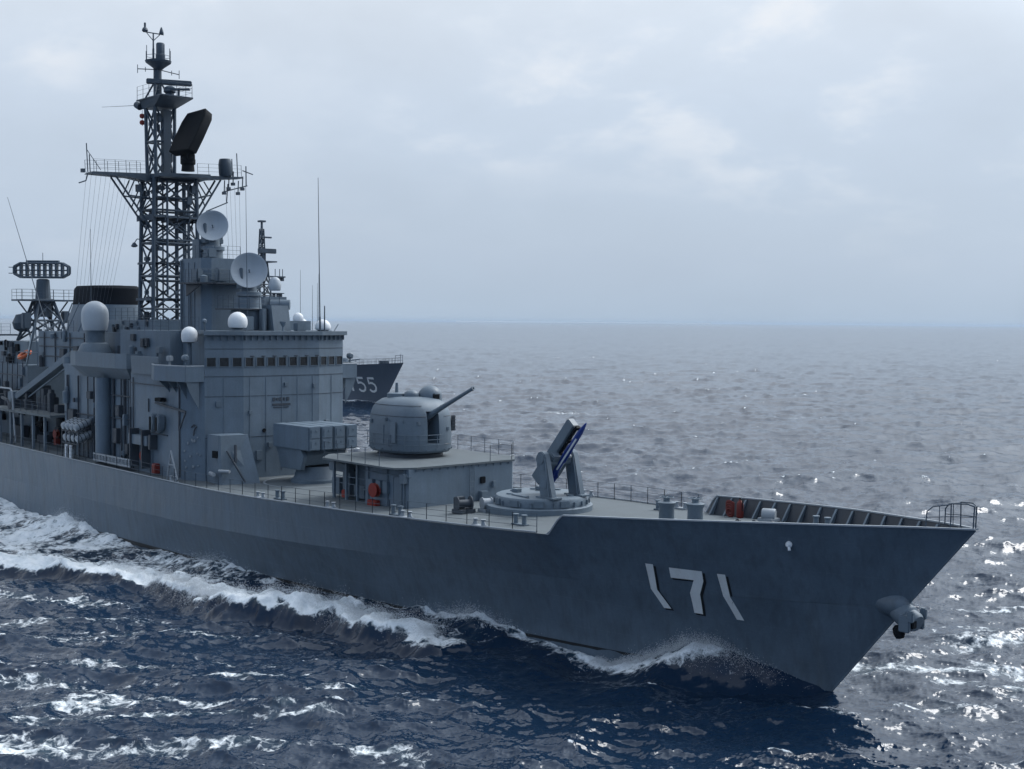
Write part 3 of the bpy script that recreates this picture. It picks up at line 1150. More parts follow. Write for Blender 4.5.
mb.build('bullnose', M['pale'], ship, smooth=40)

# stem anchor housed against a rounded bolster
an = MB()
an.lathe([(.0, .40), (.28, .37), (.46, .25), (.56, .06), (.60, -.3), (.58, -.9), (.45, -1.4), (0, -1.6)], (-3.25, -.02, 4.95), axis=(.85, -.05, -.05), n=24)
bol = an.build('hawse_bolster', M['hull'], ship, smooth=40)
an = MB()
ax = Vector((.86, -.12, -.35)).normalized()
c0 = Vector((-3.2, -.10, 4.68))
an.lathe([(.46, -.3), (.54, .1), (.54, .42), (.46, .5), (.46, .82), (.38, .95), (0, .97)], c0, axis=ax, n=24)
anchor = an.build('bow_anchor', M['grey2'], ship, smooth=35)
an = MB()
for k in (-1, 1):
    an.box(c0 + ax * .6 + Vector((0, k * .58, -.10)), (.55, .18, .75), bev=.05)
    an.box(c0 + ax * .85 + Vector((.05, k * .52, .35)), (.3, .22, .5), bev=.05)
an.build('fluke', M['grey2'], anchor, smooth=35)
an = MB()
an.lathe([(.14, 0), (.26, .12), (.26, .4), (.18, .58), (0, .62)], c0 + Vector((-.05, -.22, -.55)), axis=(.35, -.2, -.9), n=16)
an.build('shank', M['black'], anchor, smooth=35)
an = MB()
an.box(c0 + ax * .90 + Vector((.02, -.30, .0)), (.16, .3, .36), bev=.02)
an.build('shackle', M['black'], anchor)
# small pale hull fitting (towing eye) on the flare
mb = MB()
for s_ in (-1, 1):
    yy = hull_y(7.4, 7.45)
    mb.lathe([(.05, 0), (.16, .03), (.16, .12), (.10, .2), (0, .22)], (-7.4, s_ * yy, 7.45), axis=(0, s_, .1), n=12)
    mb.tube((-7.4, s_ * (yy + .1), 7.5), (-7.3, s_ * (yy + .16), 7.2), .07)
mb.build('towing_eye', M['white'], ship, smooth=40)

# mooring gear on the foredeck
def fairlead(s, side):
    y = side * (float(y_top(s)) - .28); z = deck_z(s, y)
    mb = MB()
    mb.box((-s, y, z + .05), (1.0, .42, .1), bev=.02)
    for k in (-1, 1):
        mb.lathe([(.13, .1), (.10, .3), (.15, .42), (0, .45)], (-s + k * .32, y, z), n=10)
        mb.tube((-s + k * .48, y, z + .1), (-s + k * .3, y, z + .42), .07, n=6)
    return mb.build('roller_fairlead', M['pale'], ship, smooth=40)


def bollard(s, y, mat='grey2'):
    z = deck_z(s, y)
    mb = MB()
    mb.box((-s, y, z + .04), (1.05, .4, .08), bev=.02)
    for k in (-1, 1):
        mb.lathe([(.13, .08), (.13, .48), (.17, .52), (.17, .58), (0, .6)], (-s + k * .33, y, z), n=12)
    return mb.build('bollard', M[mat], ship, smooth=40)


for s_, sd in ((24.6, -1), (30.4, -1), (37.6, -1), (21.8, 1), (30.5, 1), (45.5, -1), (57.5, -1)):
    fairlead(s_, sd)
for s_, y_ in ((9.0, 2.0), (9.0, -2.3), (23.3, -5.0), (22.0, 4.9), (31.8, -6.9), (44, -7.2)):
    bollard(s_, y_)
for s_, y_ in ((18.2, 1.0), (16.2, 1.0)):
    z = deck_z(s_, y_)
    mb = MB().lathe([(.62, 0), (.62, .1), (.42, .14), (.40, .75), (.47, .9), (.50, 1.02), (.40, 1.06), (.18, 1.08), (.18, 1.25), (0, 1.26)], (-s_, y_, z), n=24)
    cap_ = mb.build('capstan', M['grey2'], ship, smooth=35)
    mb = MB()
    for k in range(3):
        a = k * math.pi / 3
        mb.tube((-s_ + .38 * math.cos(a), y_ + .38 * math.sin(a), z + 1.3), (-s_ - .38 * math.cos(a), y_ - .38 * math.sin(a), z + 1.3), .02, n=5)
    for k in range(12):
        a, c = k * math.pi / 6, (k + 1) * math.pi / 6
        mb.tube((-s_ + .38 * math.cos(a), y_ + .38 * math.sin(a), z + 1.3), (-s_ + .38 * math.cos(c), y_ + .38 * math.sin(c), z + 1.3), .025, n=5)
    mb.build('hand_wheel', M['grey2'], cap_)
mb = MB()
for k in range(9):
    mb.lathe([(.14, -.09), (.2, 0), (.14, .09), (.06, 0), (.14, -.09)], (-13 + k * 1.05, .8 * (1 if k % 2 else -1) * 0 + .55, deck_z(12, .5) + .16 + .065 * k), axis=(0, 1, .4 if k % 2 else -.4), n=10, cap=False)
mb.tube((-13.4, .55, deck_z(13, .5) + .14), (-4.6, .55, 8.05), .07)
mb.build('anchor_chain', M['darkgrey'], ship)

# guard rails round the main deck
def edge_pts(s0, s1, side, n, inset=.12):
    out = []
    for s in np.linspace(s0, s1, n):
        y = side * (float(y_top(s)) - inset)
        out.append((-s, y, deck_z(s, y)))
    return out


guardrail(edge_pts(20.6, 57, -1, 24), 'guard_rail', ship, M['mast'])
guardrail(edge_pts(20.4, 56, 1, 24), 'guard_rail', ship, M['mast'])
guardrail(edge_pts(57, 112, -1, 30), 'guard_rail', ship, M['mast'])
mb = MB()
mb.path([Vector(p) + Vector((0, 0, .06)) for p in edge_pts(20.6, 130, -1, 60, .06)], .05, n=6)
mb.path([Vector(p) + Vector((0, 0, .06)) for p in edge_pts(20.6, 130, 1, 60, .06)], .05, n=6)
mb.build('deck_edge_coaming', M['pale'], ship)
# painted ring on the deck below the missile box launcher
mb = MB()
for k in range(48):
    a, c = 2 * math.pi * k / 48, 2 * math.pi * (k + 1) / 48
    ps = []
    for r_, t_ in ((3.55, a), (3.55, c), (3.72, c), (3.72, a)):
        x, y = -51 + r_ * math.cos(t_), r_ * math.sin(t_)
        ps.append((x, y, deck_z(-x, y) + .008))
    mb.poly(ps, [(0, 1, 2, 3)])
mb.build('painted_deck_ring', M['pale'], ship)

# ------------------------------------------------------------------ single arm missile launcher
LX = -27.0
lz = deck_z(27)
mb = MB().lathe([(3.15, -.12), (3.15, .36), (3.05, .42), (0, .42)], (LX - .25, 0, lz), n=56)
launcher = mb.build('missile_launcher', M['grey2'], ship, smooth=35)
LA = LX + 1.75
mb = MB().lathe([(2.72, .423), (2.74, .80), (2.66, .93), (2.55, .97), (0, .99)], (LX, 0, lz), n=56)
mb.build('turntable', M['grey2'], launcher, smooth=35)
mb = MB()
for k in range(8):
    a = k * math.pi / 4 + .3
    mb.lathe([(.22, .985), (.20, 1.05), (0, 1.07)], (LX + 1.9 * math.cos(a), 1.9 * math.sin(a), lz), n=12)
mb.box((LX - 1.3, -.8, lz + 1.08), (.5, .4, .2), bev=.03)
mb.box((LX - 1.1, .9, lz + 1.1), (.4, .5, .24), bev=.03)
mb.tube((LX - .5, -1.9, lz + 1.02), (LX + 1.2, -2.1, lz + 1.02), .04)
mb.build('deck_hatch', M['grey2'], launcher, smooth=35)
for k in (-1, 1):
    b0, t0 = lz + .98, lz + 3.6
    out = [(LA - .46, b0), (LA + .52, b0), (LA - .08, t0 - .25), (LA - .20, t0 - .07), (LA - .42, t0), (LA - .66, t0 - .07), (LA - .80, t0 - .25), (LA - .78, t0 - .8)]
    mb = MB().prism(out, 'y', k * 1.12 - .22, k * 1.12 + .22, bev=.05)
    mb.lathe([(.3, .0), (.3, .05), (0, .06)], (LA - .45, k * 1.35, t0 - .45), axis=(0, k, 0), n=16)
    mb.box((LA + .05, k * 1.12, b0 + .02), (1.5, .7, .1), bev=.02)
    mb.build('yoke', M['grey2'], launcher, smooth=35)
mb = MB()
for k in range(26):
    a = 2 * math.pi * k / 26
    mb.box((LX + 2.78 * math.cos(a), 2.78 * math.sin(a), lz + .62), (.09, .09, .26), rot=Matrix.Rotation(a, 3, 'Z'))
for k in range(4):
    a = -1.9 + k * .55
    mb.box((LX + 2.76 * math.cos(a), 2.76 * math.sin(a), lz + .66), (.1, .6, .4), rot=Matrix.Rotation(a, 3, 'Z'), bev=.03)
mb.build('turntable_stud', M['grey2'], launcher)
mb = MB()
for k in (-1, 1):
    y = k * 1.12 - .235
    mb.box((LA - .15, y, lz + 1.9), (.5, .03, .7), bev=.01); mb.box((LA - .3, y, lz + 2.75), (.36, .03, .4), bev=.01)
    mb.tube((LA + .35, y - .03, lz + 1.0), (LA - .05, y - .03, lz + 3.2), .03)
mb.build('yoke_cover', M['grey'], launcher)
E48 = R(50)
md = Vector((math.cos(E48), 0, math.sin(E48)))
mn = Vector((-math.sin(E48), 0, math.cos(E48)))
pv = Vector((LA - .45, 0, lz + 2.95))
mrot = Matrix((md, Vector((0, 1, 0)), mn)).transposed()
mb = MB()
mb.box(pv + md * .68 + mn * .52, (3.9, .5, .66), rot=mrot, bev=.05)
mb.box(pv - md * .4 + mn * .05, (1.9, 1.5, .5), rot=mrot, bev=.06)
mb.box(pv - md * 1.35 + mn * .28, (.9, 1.05, .8), rot=mrot, bev=.06)
mb.lathe([(.26, -1.3), (.26, 1.3)], pv, axis=(0, 1, 0), n=16)
mb.build('guide_arm', M['grey2'], launcher, smooth=35)
mb = MB()
mb.box(pv + md * 1.5 + mn * .12, (2.4, .22, .09), rot=mrot)
for t_ in (.5, 1.6, 2.6):
    mb.box(pv + md * t_ + mn * .02, (.2, .34, .12), rot=mrot)
mb.build('launch_rail', M['black'], launcher)
# the blue practice missile hanging from the rail
mis = thing('missile', 'blue practice missile with white stripes on the launcher arm', 'missile', pv - mn * .14)
mo = pv - mn * .26 - md * 1.2
mb = MB().lathe([(.12, 0), (.17, .06), (.17, 3.45), (.16, 3.75), (.12, 4.1), (.06, 4.4), (0, 4.55)], mo, axis=md, n=20)
mb.build('missile_body', M['blue'], mis, smooth=35)
mb = MB()
for sy in (-1, 1):
    ofs = (Vector((0, sy * .66, 0)) - mn * .51) / .834 * .135
    mb.tube(mo + md * .9 + ofs, mo + md * 3.35 + ofs, .06, n=8)
mb.build('white_stripe', M['white'], mis)
for a in (0, math.pi / 2, math.pi, 3 * math.pi / 2):
    dv = mn * math.cos(a) + Vector((0, 1, 0)) * math.sin(a)
    tv = md.cross(dv)
    mb = MB()
    for (t0, t1, t2, r_) in ((.12, .55, .8, .36), (1.55, 2.5, 3.0, .24)):
        pl = [mo + md * t0 + dv * .15, mo + md * t0 + dv * r_, mo + md * t1 + dv * r_, mo + md * t2 + dv * .15]
        mb.loft([p - tv * .012 for p in pl], [p + tv * .012 for p in pl])
    mb.build('fin', M['blue'], mis)

# ------------------------------------------------------------------ gun deckhouse and gun
HX0, HX1, HY, HZ = -33.5, -42.0, 4.75, 8.75
zd_ = deck_z(38)
poly = [(HX0, -HY), (HX0, HY), (HX1, HY), (HX1 + .0, -HY)]
mb = MB()
mb.prism([(HX0, -HY + .0), (HX0, 3.45), (HX0 - 1.4, HY), (HX1, HY), (HX1, -3.6), (-38.0, -3.6), (-38.0, -HY)], 'z', deck_z(34, 4) - .25, HZ - .12)
house = mb.build('gun_deckhouse', M['grey'], ship)
mb = MB()
mb.prism([(HX0 + .12, -HY + .5), (HX0 + .12, 3.55), (HX0 - 1.4, HY + .15), (-43.2, HY + .15), (-43.2, -4.0), (-41.7, -5.5), (-35.0, -5.6), (-34.0, -5.45)], 'z', HZ - .117, HZ)
mb.build('roof', M['deck'], house)
mb = MB()
for k in range(13):
    y = -HY + .5 + k * (3.3 + HY - .7) / 12
    mb.prism([(HX0 + .003, HZ - .12), (HX0 + .1, HZ - .12), (HX0 + .003, HZ - .32)], 'y', y - .02, y + .02)
for k in range(12):
    x = HX0 - .5 - k * .82
    if x < -37.9: continue
    yy = -HY - .003
    mb.prism([(yy, HZ - .12), (yy - .12, HZ - .12), (yy, HZ - .34)], 'x', x - .02, x + .02)
mb.build('roof_bracket', M['grey2'], house)
# recessed starboard side: posts, pipes, lockers
mb = MB()
for x in (-41.6, -40.2, -39.0):
    mb.box((x, -HY + .1, (deck_z(40, 4.8) + HZ) / 2 - .06), (.16, .16, HZ - deck_z(40, 4.8) - .13))
mb.box((-40.0, -HY + .12, 7.6), (3.6, .05, .05)); mb.box((-40.0, -HY + .12, 7.15), (3.6, .04, .04))
mb.build('side_post', M['grey2'], house)
mb = MB()
for x, y0, h_, w_ in ((-42.3, -3.85, 1.1, .9), (-41.1, -3.85, 1.6, .8), (-39.6, -3.9, .8, 1.2)):
    mb.box((x, y0, deck_z(40, 3.8) + .1 + h_ / 2), (w_, .45, h_), bev=.03)
mb.box((-41.6, -4.1, 8.05), (2.2, .5, .55), bev=.05)
mb.build('locker', M['grey2'], house)
mb = MB()
mb.tube((-39.0, -3.72, 6.2), (-39.0, -3.72, 8.6), .07); mb.tube((-38.6, -3.72, 6.2), (-38.6, -3.72, 8.6), .05)
for x in (-37.6, -35.6, -33.9):
    mb.tube((x, -HY - .07, 6.15), (x, -HY - .07, 8.6), .045)
mb.tube((-38.1, -HY - .08, 8.2), (-33.2, -HY - .08, 8.2), .035)
mb.tube((-38.1, -HY - .08, 7.0), (-36.2, -HY - .08, 7.0), .03)
mb.build('pipe', M['grey2'], house)
A_, B_ = (HX1, -HY), (HX0, -HY)
door(A_, B_, 7.4, 6.3, house, M['grey2'])
mb = MB()
for u in (4.6, 5.4, 6.1):
    facet_box(mb, A_, B_, u, u + .45, 7.0 + .2 * (u % 1), 7.75, .002, .22)
facet_box(mb, A_, B_, 7.9, 8.4, 7.8, 8.35, .002, .3)
mb.box((HX0 + .2, .9, 6.55), (.35, .55, .8), bev=.03)
mb.box((HX0 + .16, 1.8, 7.3), (.22, .3, .4), bev=.03)
mb.build('junction_box', M['grey2'], house)
mb = MB()
mb.box((HX0 + .07, .95, 7.62), (.12, .42, .42), bev=.04)
mb.build('vent_opening', M['black'], house)
ladder((HX0 + .10, .05, 6.25), (HX0 + .10, .05, 8.6), (0, 1, 0), .36, house, M['grey2'])
mb = MB().lathe([(.44, -.16), (.44, -.12), (.2, -.11), (.2, .11), (.44, .12), (.44, .16)], (-36.55, -HY - .34, 7.15), axis=(0, 1, 0), n=24)
mb.build('fire_hose_reel', M['red'], house, smooth=35)
mb = MB()
mb.box((-36.7, -HY - .30, 6.32), (.95, .36, .42), bev=.05)
mb.build('fire_hose_box', M['red'], house)
mb = MB().box((-40.6, -4.5, 6.45), (.45, .3, .5), bev=.05)
mb.build('fire_station_box', M['red'], house)
# rails on the roof round the gun
guardrail([(-41.6, -5.4, HZ), (-38.5, -5.45, HZ), (-35.5, -5.5, HZ)], 'roof_rail', house, M['mast'], step=1.3)
guardrail([(HX1, HY, HZ), (HX0 - 1.4, HY, HZ), (HX0, 3.4, HZ), (HX0, 1.6, HZ)], 'roof_rail', house, M['mast'], step=1.3)

GX, GZ = -39.7, HZ
mb = MB().lathe([(2.15, .003), (2.15, .18), (2.0, .22), (2.0, .34), (0, .34)], (GX, 0, GZ), n=48)
gun = mb.build('gun_turret', M['darkgrey'], ship, smooth=35)


def superell(cx_, cy_, rx, ry, z, e=2.7, n=56):
    o = []
    for k in range(n):
        a = 2 * math.pi * k / n
        ca, sa = math.cos(a), math.sin(a)
        o.append((cx_ + rx * math.copysign(abs(ca) ** (2 / e), ca), cy_ + ry * math.copysign(abs(sa) ** (2 / e), sa), z))
    return o


def loft_rings(mb, rings, cap=True):
    rs = [[mb.bm.verts.new(p) for p in r] for r in rings]
    n = len(rs[0])
    for a, c in zip(rs[:-1], rs[1:]):
        for k in range(n):
            mb.bm.faces.new((a[k], a[(k + 1) % n], c[(k + 1) % n], c[k]))
    if cap:
        mb.bm.faces.new(rs[0][::-1]); mb.bm.faces.new(rs[-1])
    return mb


def cut(obj, cutter_mb):
    """subtract a shape for good and throw the cutter away"""
    c = cutter_mb.build('cutter', M['black'])
    md_ = obj.modifiers.new('cut', 'BOOLEAN')
    md_.operation = 'DIFFERENCE'; md_.object = c; md_.solver = 'EXACT'
    bpy.context.view_layer.update()
    dg = bpy.context.evaluated_depsgraph_get()
    me = bpy.data.meshes.new_from_object(obj.evaluated_get(dg))
    obj.modifiers.clear()
    me.name = obj.data.name
    obj.data = me
    bpy.data.objects.remove(c)


mb = MB()
prof = [(9.06, .93), (9.20, .985), (9.40, 1.0), (9.9, 1.0), (10.5, 1.0), (11.05, .99), (11.5, .965), (11.9, .91), (12.2, .82), (12.42, .69), (12.55, .5), (12.6, .25)]
loft_rings(mb, [superell(GX, 0, 2.78 * f, 2.25 * f, z) for z, f in prof])
shell = mb.build('gun_shield', M['grey2'], gun, smooth=30)
cut(shell, MB().box((GX + 2.5, -.22, 10.72), (2.0, .92, 2.05)))
for p in shell.data.polygons: p.use_smooth = True
shell.data.set_sharp_from_angle(angle=R(30))
ge = R(25)
gd = Vector((math.cos(ge), .05, math.sin(ge))).normalized()
gp = Vector((GX + 1.5, -.22, 11.12))
mb = MB()
mb.lathe([(.23, .1), (.24, 1.0), (.185, 1.25), (.155, 2.3), (.13, 3.6), (.11, 4.9), (.11, 5.2), (.13, 5.22), (.13, 5.38), (.065, 5.38), (.055, 5.1), (0, 5.1)], gp, axis=gd, n=20)
mb.build('gun_barrel', M['grey2'], gun, smooth=35)
mb = MB()
mb.lathe([(.36, -.2), (.38, .4), (.30, .72), (0, .73)], gp, axis=gd, n=20)
mb.lathe([(.5, -.33), (.5, .33)], gp, axis=(0, 1, 0), n=20)
mb.build('mantlet', M['darkgrey'], gun, smooth=35)


mb = MB()
for z, f in ((9.62, 1.004), (11.42, .976), (12.1, .865)):
    R_ = [Vector(q) for q in superell(GX, 0, 2.78 * f, 2.25 * f, z)]
    sel = [q for q in R_ if not (q.x > GX + 1.9 and -.75 < q.y < .3)]
    for a, c in zip(R_, R_[1:] + R_[:1]):
        if (a.x > GX + 1.8 and -.95 < a.y < .45): continue
        mb.tube(a, c, .016, n=4)
mb.build('shield_seam', M['darkgrey'], gun)
mb = MB()
for k in range(56):
    if k % 2: continue
    q = superell(GX, 0, 2.80, 2.27, 9.28)[k]
    mb.box(q, (.06, .06, .06))
for q in ((GX + .4, -2.27, 11.2), (GX - 1.3, -2.16, 11.0), (GX + 1.75, -1.85, 11.1), (GX + 2.45, -1.2, 10.2), (GX + 2.5, -1.25, 11.0), (GX + 2.62, 1.0, 10.6)):
    mb.box(q, (.22, .22, .22), bev=.03)
mb.tube((GX - 1.9, -1.9, 9.5), (GX - 1.75, -1.75, 11.6), .03); mb.tube((GX + .75, -2.3, 9.5), (GX + .75, -2.24, 11.2), .03)
mb.build('shield_fitting', M['grey2'], gun)


def cupola(x, y, z, r, h):
    prof_ = [(r * 1.02, -.25), (r, 0), (r, h * .45)] + [(r * math.cos(a), h * .45 + (h * .55) * math.sin(a)) for a in np.linspace(0, math.pi / 2, 8)[1:-1]] + [(0, h)]
    return MB().lathe(prof_, (x, y, z), n=28)


dm = cupola(GX + .75, 1.05, 12.05, .78, 1.25).build('sighting_dome', M['grey2'], gun, smooth=35)
mb = MB()
mb.box((GX + 1.38, 1.0, 12.55), (.3, .55, .5), bev=.05)
mb.build('sight_port', M['black'], gun)
cupola(GX + .25, -.1, 12.42, .5, .6).build('roof_dome', M['grey2'], gun, smooth=35)
mb = MB().lathe([(.66, 12.05), (.62, 12.76), (.5, 12.82), (0, 12.83)], (GX - .7, -.6, 0), n=24)
mb.tube((GX - .75, -.55, 12.8), (GX - .75, -.55, 13.45), .13, .09, n=10)
mb.build('roof_ventilator', M['grey2'], gun, smooth=35)
mb = MB()
for z in (9.62, 9.95, 10.25):
    R_ = [Vector(p) for p in superell(GX, 0, 2.88, 2.35, z)]
    sel = [R_[k % 56] for k in range(36, 58)]
    mb.path(sel, .022, n=5)
for k in range(36, 58, 4):
    p = Vector(superell(GX, 0, 2.88, 2.35, 9.4)[k % 56])
    mb.tube(p, p + Vector((0, 0, .87)), .022, n=5)
mb.build('grab_rail', M['grey2'], gun)
mb = MB()
mb.box((GX + 1.1, -2.25, 10.4), (.65, .06, 1.35), bev=.02)
mb.box((GX - .2, -2.26, 10.2), (.8, .05, 1.3), bev=.02)
mb.build('access_door', M['grey2'], gun)
mb = MB()
mb.box((GX + 2.3, 1.75, 10.9), (.06, .30, 1.0))
for k in range(5):
    mb.box((GX + 2.36, 1.75, 10.5 + k * .2), (.05, .34, .04))
mb.build('rung', M['darkgrey'], gun)

mb = MB()
zw = deck_z(29.2, 3.9)
mb.lathe([(.42, -.45), (.42, -.40), (.22, -.38), (.22, .38), (.42, .40), (.42, .45)], (-29.4, -3.9, zw + .55), axis=(.3, 1, 0), n=18)
mb.box((-29.4, -3.9, zw + .12), (.9, 1.1, .24), bev=.03); mb.box((-29.8, -3.9, zw + .5), (.3, .7, .8), bev=.04)
mb.build('deck_winch', M['darkgrey'], ship, smooth=35)
mb = MB()
mb.lathe([(.36, -.3), (.36, -.25), (.3, -.24), (.3, .24), (.36, .25), (.36, .3)], (-28.9, -2.6, zw + .5), axis=(.3, 1, 0), n=18)
mb.box((-28.9, -2.6, zw + .1), (.7, .8, .2), bev=.03)
mb.build('rope_reel', M['pale'], ship, smooth=35)
# ------------------------------------------------------------------ eight cell missile box launcher
mb = MB().lathe([(1.75, -.05), (1.75, .22), (1.55, .3), (1.35, .9), (1.25, 1.15), (0, 1.15)], (-51, 0, deck_z(51)), n=32)
asroc = mb.build('box_launcher', M['grey2'], ship, smooth=35)
mb = MB()
for k in (-1, 1):
    mb.prism([(-52.6, 6.9), (-49.9, 6.9), (-49.5, 7.9), (-50.2, 8.7), (-52.6, 8.7), (-53.0, 7.9)], 'y', k * 1.75 - .16, k * 1.75 + .16, bev=.04)
mb.prism([(-53.9, 8.35), (-53.0, 7.0), (-52.0, 6.95), (-50.0, 7.2), (-49.6, 8.0), (-49.8, 8.35)], 'y', -1.58, 1.58, bev=.04)
mb.build('cradle', M['grey2'], asroc, smooth=35)
for k in range(4):
    y0 = -2.06 + k * 1.045
    mb = MB().box((-51.05, y0 + .50, 9.20), (4.7, .99, 1.68), bev=.05)
    cell = mb.build('launch_cell', M['grey'], asroc, smooth=35)
    for zc_ in (8.80, 9.62):
        mb = MB().box((-48.67, y0 + .50, zc_), (.05, .86, .76), bev=.015)
        mb.box((-48.63, y0 + .62, zc_ + .12), (.05, .10, .10)); mb.box((-48.63, y0 + .22, zc_), (.05, .05, .5))
        mb.build('cell_door', M['grey'], cell if False else asroc, smooth=35)
# ------------------------------------------------------------------ bridge and forward superstructure
FP = [(-63.0, -4.2), (-58.6, -4.2), (-56.3, -5.95), (-55.5, -3.25), (-55.5, 3.25), (-56.3, 5.95), (-58.6, 4.2), (-63.0, 4.2)]
mb = MB()
mb.prism(FP, 'z', 13.3, 16.35)
bridge = mb.build('bridge', M['grey'], ship)
LP = [(-66.2, -6.9), (-58.0, -6.95), (-56.3, -5.95), (-55.5, -3.25), (-55.5, 3.25), (-56.3, 5.95), (-58.0, 6.95), (-66.2, 6.9)]
mb = MB()
low = [(x, y, deck_z(-x, y) - .3) for x, y in LP]
mb.loft(low, [(x, y, 13.297) for x, y in LP])
lower = mb.build('forward_superstructure', M['grey'], ship)
mb = MB()
mb.prism([(x + (.28 if x > -60 else -.1), y * 1.035) for x, y in FP], 'z', 16.353, 16.66)
roof = mb.build('roof', M['grey2'], bridge)
mb = MB()
for A, B in zip(FP[2:5], FP[3:6]):
    Lf = math.dist(A, B)
    n = int(Lf / .52)
    for k in range(n + 1):
        u = .1 + (Lf - .2) * k / n
        facet_box(mb, A, B, u - .02, u + .02, 16.0, 16.35, .002, .2)
mb.build('eave_bracket', M['grey2'], bridge)
mb = MB()
for A, B in zip(FP[2:5], FP[3:6]):
    Lf = math.dist(A, B)
    for z in (15.35, 13.35, 11.9, 8.9):
        facet_box(mb, A, B, .0, Lf, z, z + .035, .002, .02)
mb.build('wall_seam', M['darkgrey'], lower)
for A, B, n in ((FP[2], FP[3], 3), (FP[3], FP[4], 7), (FP[4], FP[5], 3)):
    Lf = math.dist(A, B)
    pit = Lf / n
    for k in range(n):
        u0, u1 = k * pit + .13 * pit, (k + 1) * pit - .13 * pit
        mb = MB()
        facet_box(mb, A, B, u0 + .03, u1 - .03, 14.10, 14.72, .004, .012)
        win = mb.build('window', M['glass'], bridge)
        mb = MB()
        for a in ((u0 - .03, u0 + .028, 14.06, 14.77), (u1 - .028, u1 + .03, 14.06, 14.77), (u0 + .03, u1 - .03, 14.724, 14.77), (u0 + .03, u1 - .03, 14.06, 14.098)):
            facet_box(mb, A, B, a[0], a[1], a[2], a[3], .004, .06)
        mb.build('frame', M['grey2'], win)
# louvred sun visors, portholes and the dark plate under the windows
mb = MB()
for x, y, z in ((-55.49, -1.55, 9.35), (-55.49, 2.1, 9.62)):
    mb.lathe([(.15, -.02), (.15, .05), (.11, .055), (0, .03)], (x, y, z), axis=(1, 0, 0), n=16)
mb.build('porthole', M['black'], lower, smooth=35)
mb = MB()
for k, (w_, h_) in enumerate(((.2, .26), (.22, .2), (.2, .26), (.14, .24), (.22, .26))):
    mb.box((-55.47, -.72 + k * .30, 11.62), (.05, w_, h_))
mb.box((-55.47, -.08, 11.22), (.04, 1.55, .16))
mb.box((-55.47, -.10, 11.02), (.04, 1.3, .05))
mb.build('name_plate', M['darkgrey'], bridge)
mb = MB()
for k in range(5):
    facet_box(mb, FP[3], FP[4], .5 + k * 1.35, .56 + k * 1.35, 6.3, 13.28, .002, .03)
facet_box(mb, FP[2], FP[3], 1.35, 1.41, 6.4, 13.28, .002, .03); facet_box(mb, FP[4], FP[5], 1.4, 1.46, 6.4, 13.28, .002, .03)
mb.build('wall_stiffener', M['grey'], lower)
mb = MB()
for u, z, w_, h_ in ((1.0, 7.2, .5, .7), (2.0, 8.1, .35, .35), (4.9, 7.6, .5, .6), (5.7, 8.5, .3, .3), (3.4, 12.6, .3, .25), (5.9, 12.4, .25, .3), (.4, 10.6, .25, .25)):
    facet_box(mb, FP[3], FP[4], u, u + w_, z, z + h_, .002, .16)
facet_box(mb, FP[4], FP[5], .6, 1.0, 9.4, 9.9, .002, .16); facet_box(mb, FP[2], FP[3], .8, 1.15, 11.2, 11.6, .002, .14)
mb.build('wall_box', M['grey2'], lower)
mb = MB()
for k in range(7):
    u = .3 + k * .93
    facet_box(mb, FP[3], FP[4], u + .40, u + .43, 14.2, 14.82, .055, .02)
    facet_box(mb, FP[3], FP[4], u + .28, u + .55, 14.80, 14.86, .004, .09)
mb.build('window_wiper', M['darkgrey'], bridge)
# starboard and port bridge wings
for sd in (-1, 1):
    mb = MB()
    mb.prism([(-56.35, sd * 5.96), (-56.45, sd * 7.35), (-60.2, sd * 7.9), (-62.5, sd * 7.0), (-62.5, sd * 4.21), (-58.6, sd * 4.21)], 'z', 13.30, 13.42)
    wing = mb.build('bridge_wing', M['deck'], ship)
    mb = MB()
    path_ = [(-56.35, sd * 5.97), (-56.45, sd * 7.35), (-60.2, sd * 7.9), (-62.5, sd * 7.0)]
    for (ax_, ay_), (bx_, by_) in zip(path_[:-1], path_[1:]):
        d = Vector((bx_ - ax_, by_ - ay_, 0)).normalized(); nn_ = Vector((d.y, -d.x, 0)) * .03
        p = [Vector((ax_, ay_, 13.0)) - nn_, Vector((bx_, by_, 13.0)) - nn_, Vector((bx_, by_, 13.0)) + nn_, Vector((ax_, ay_, 13.0)) + nn_]
        mb.loft(p, [q + Vector((0, 0, 1.12)) for q in p])
    mb.build('wing_bulwark', M['grey'], wing)
    mb = MB()
    mb.path([(x, y, 14.13) for x, y in path_], .06)
    mb.build('wing_cap', M['pale'], wing)
    mb = MB()
    for x in (-56.5, -57.6, -58.7, -59.8):
        yo = sd * (7.3 + (-(x) - 56.5) * .15)
        mb.prism([(sd * 6.3, 13.29), (yo, 13.29), (yo, 13.02), (sd * 7.05, 12.3), (sd * 6.3, 11.0)], 'x', x - .03, x + .03)
    mb.build('wing_bracket', M['grey2'], wing)
    mb = MB()
    mb.tube((-57.0, sd * 7.1, 13.42), (-57.0, sd * 7.1, 14.5), .06)
    mb.lathe([(.24, -.15), (.24, .15), (.15, .22), (0, .22)], (-57.0, sd * 7.1, 14.72), axis=(1, 0, .05), n=16)
    mb.build('signal_lamp', M['grey2'], wing, smooth=35)
    mb = MB()
    mb.tube((-59.2, sd * 7.2, 13.42), (-59.2, sd * 7.2, 14.4), .09)
    mb.box((-59.2, sd * 7.2, 14.62), (.5, .35, .4), bev=.05)
    mb.build('pelorus', M['pale'], wing)
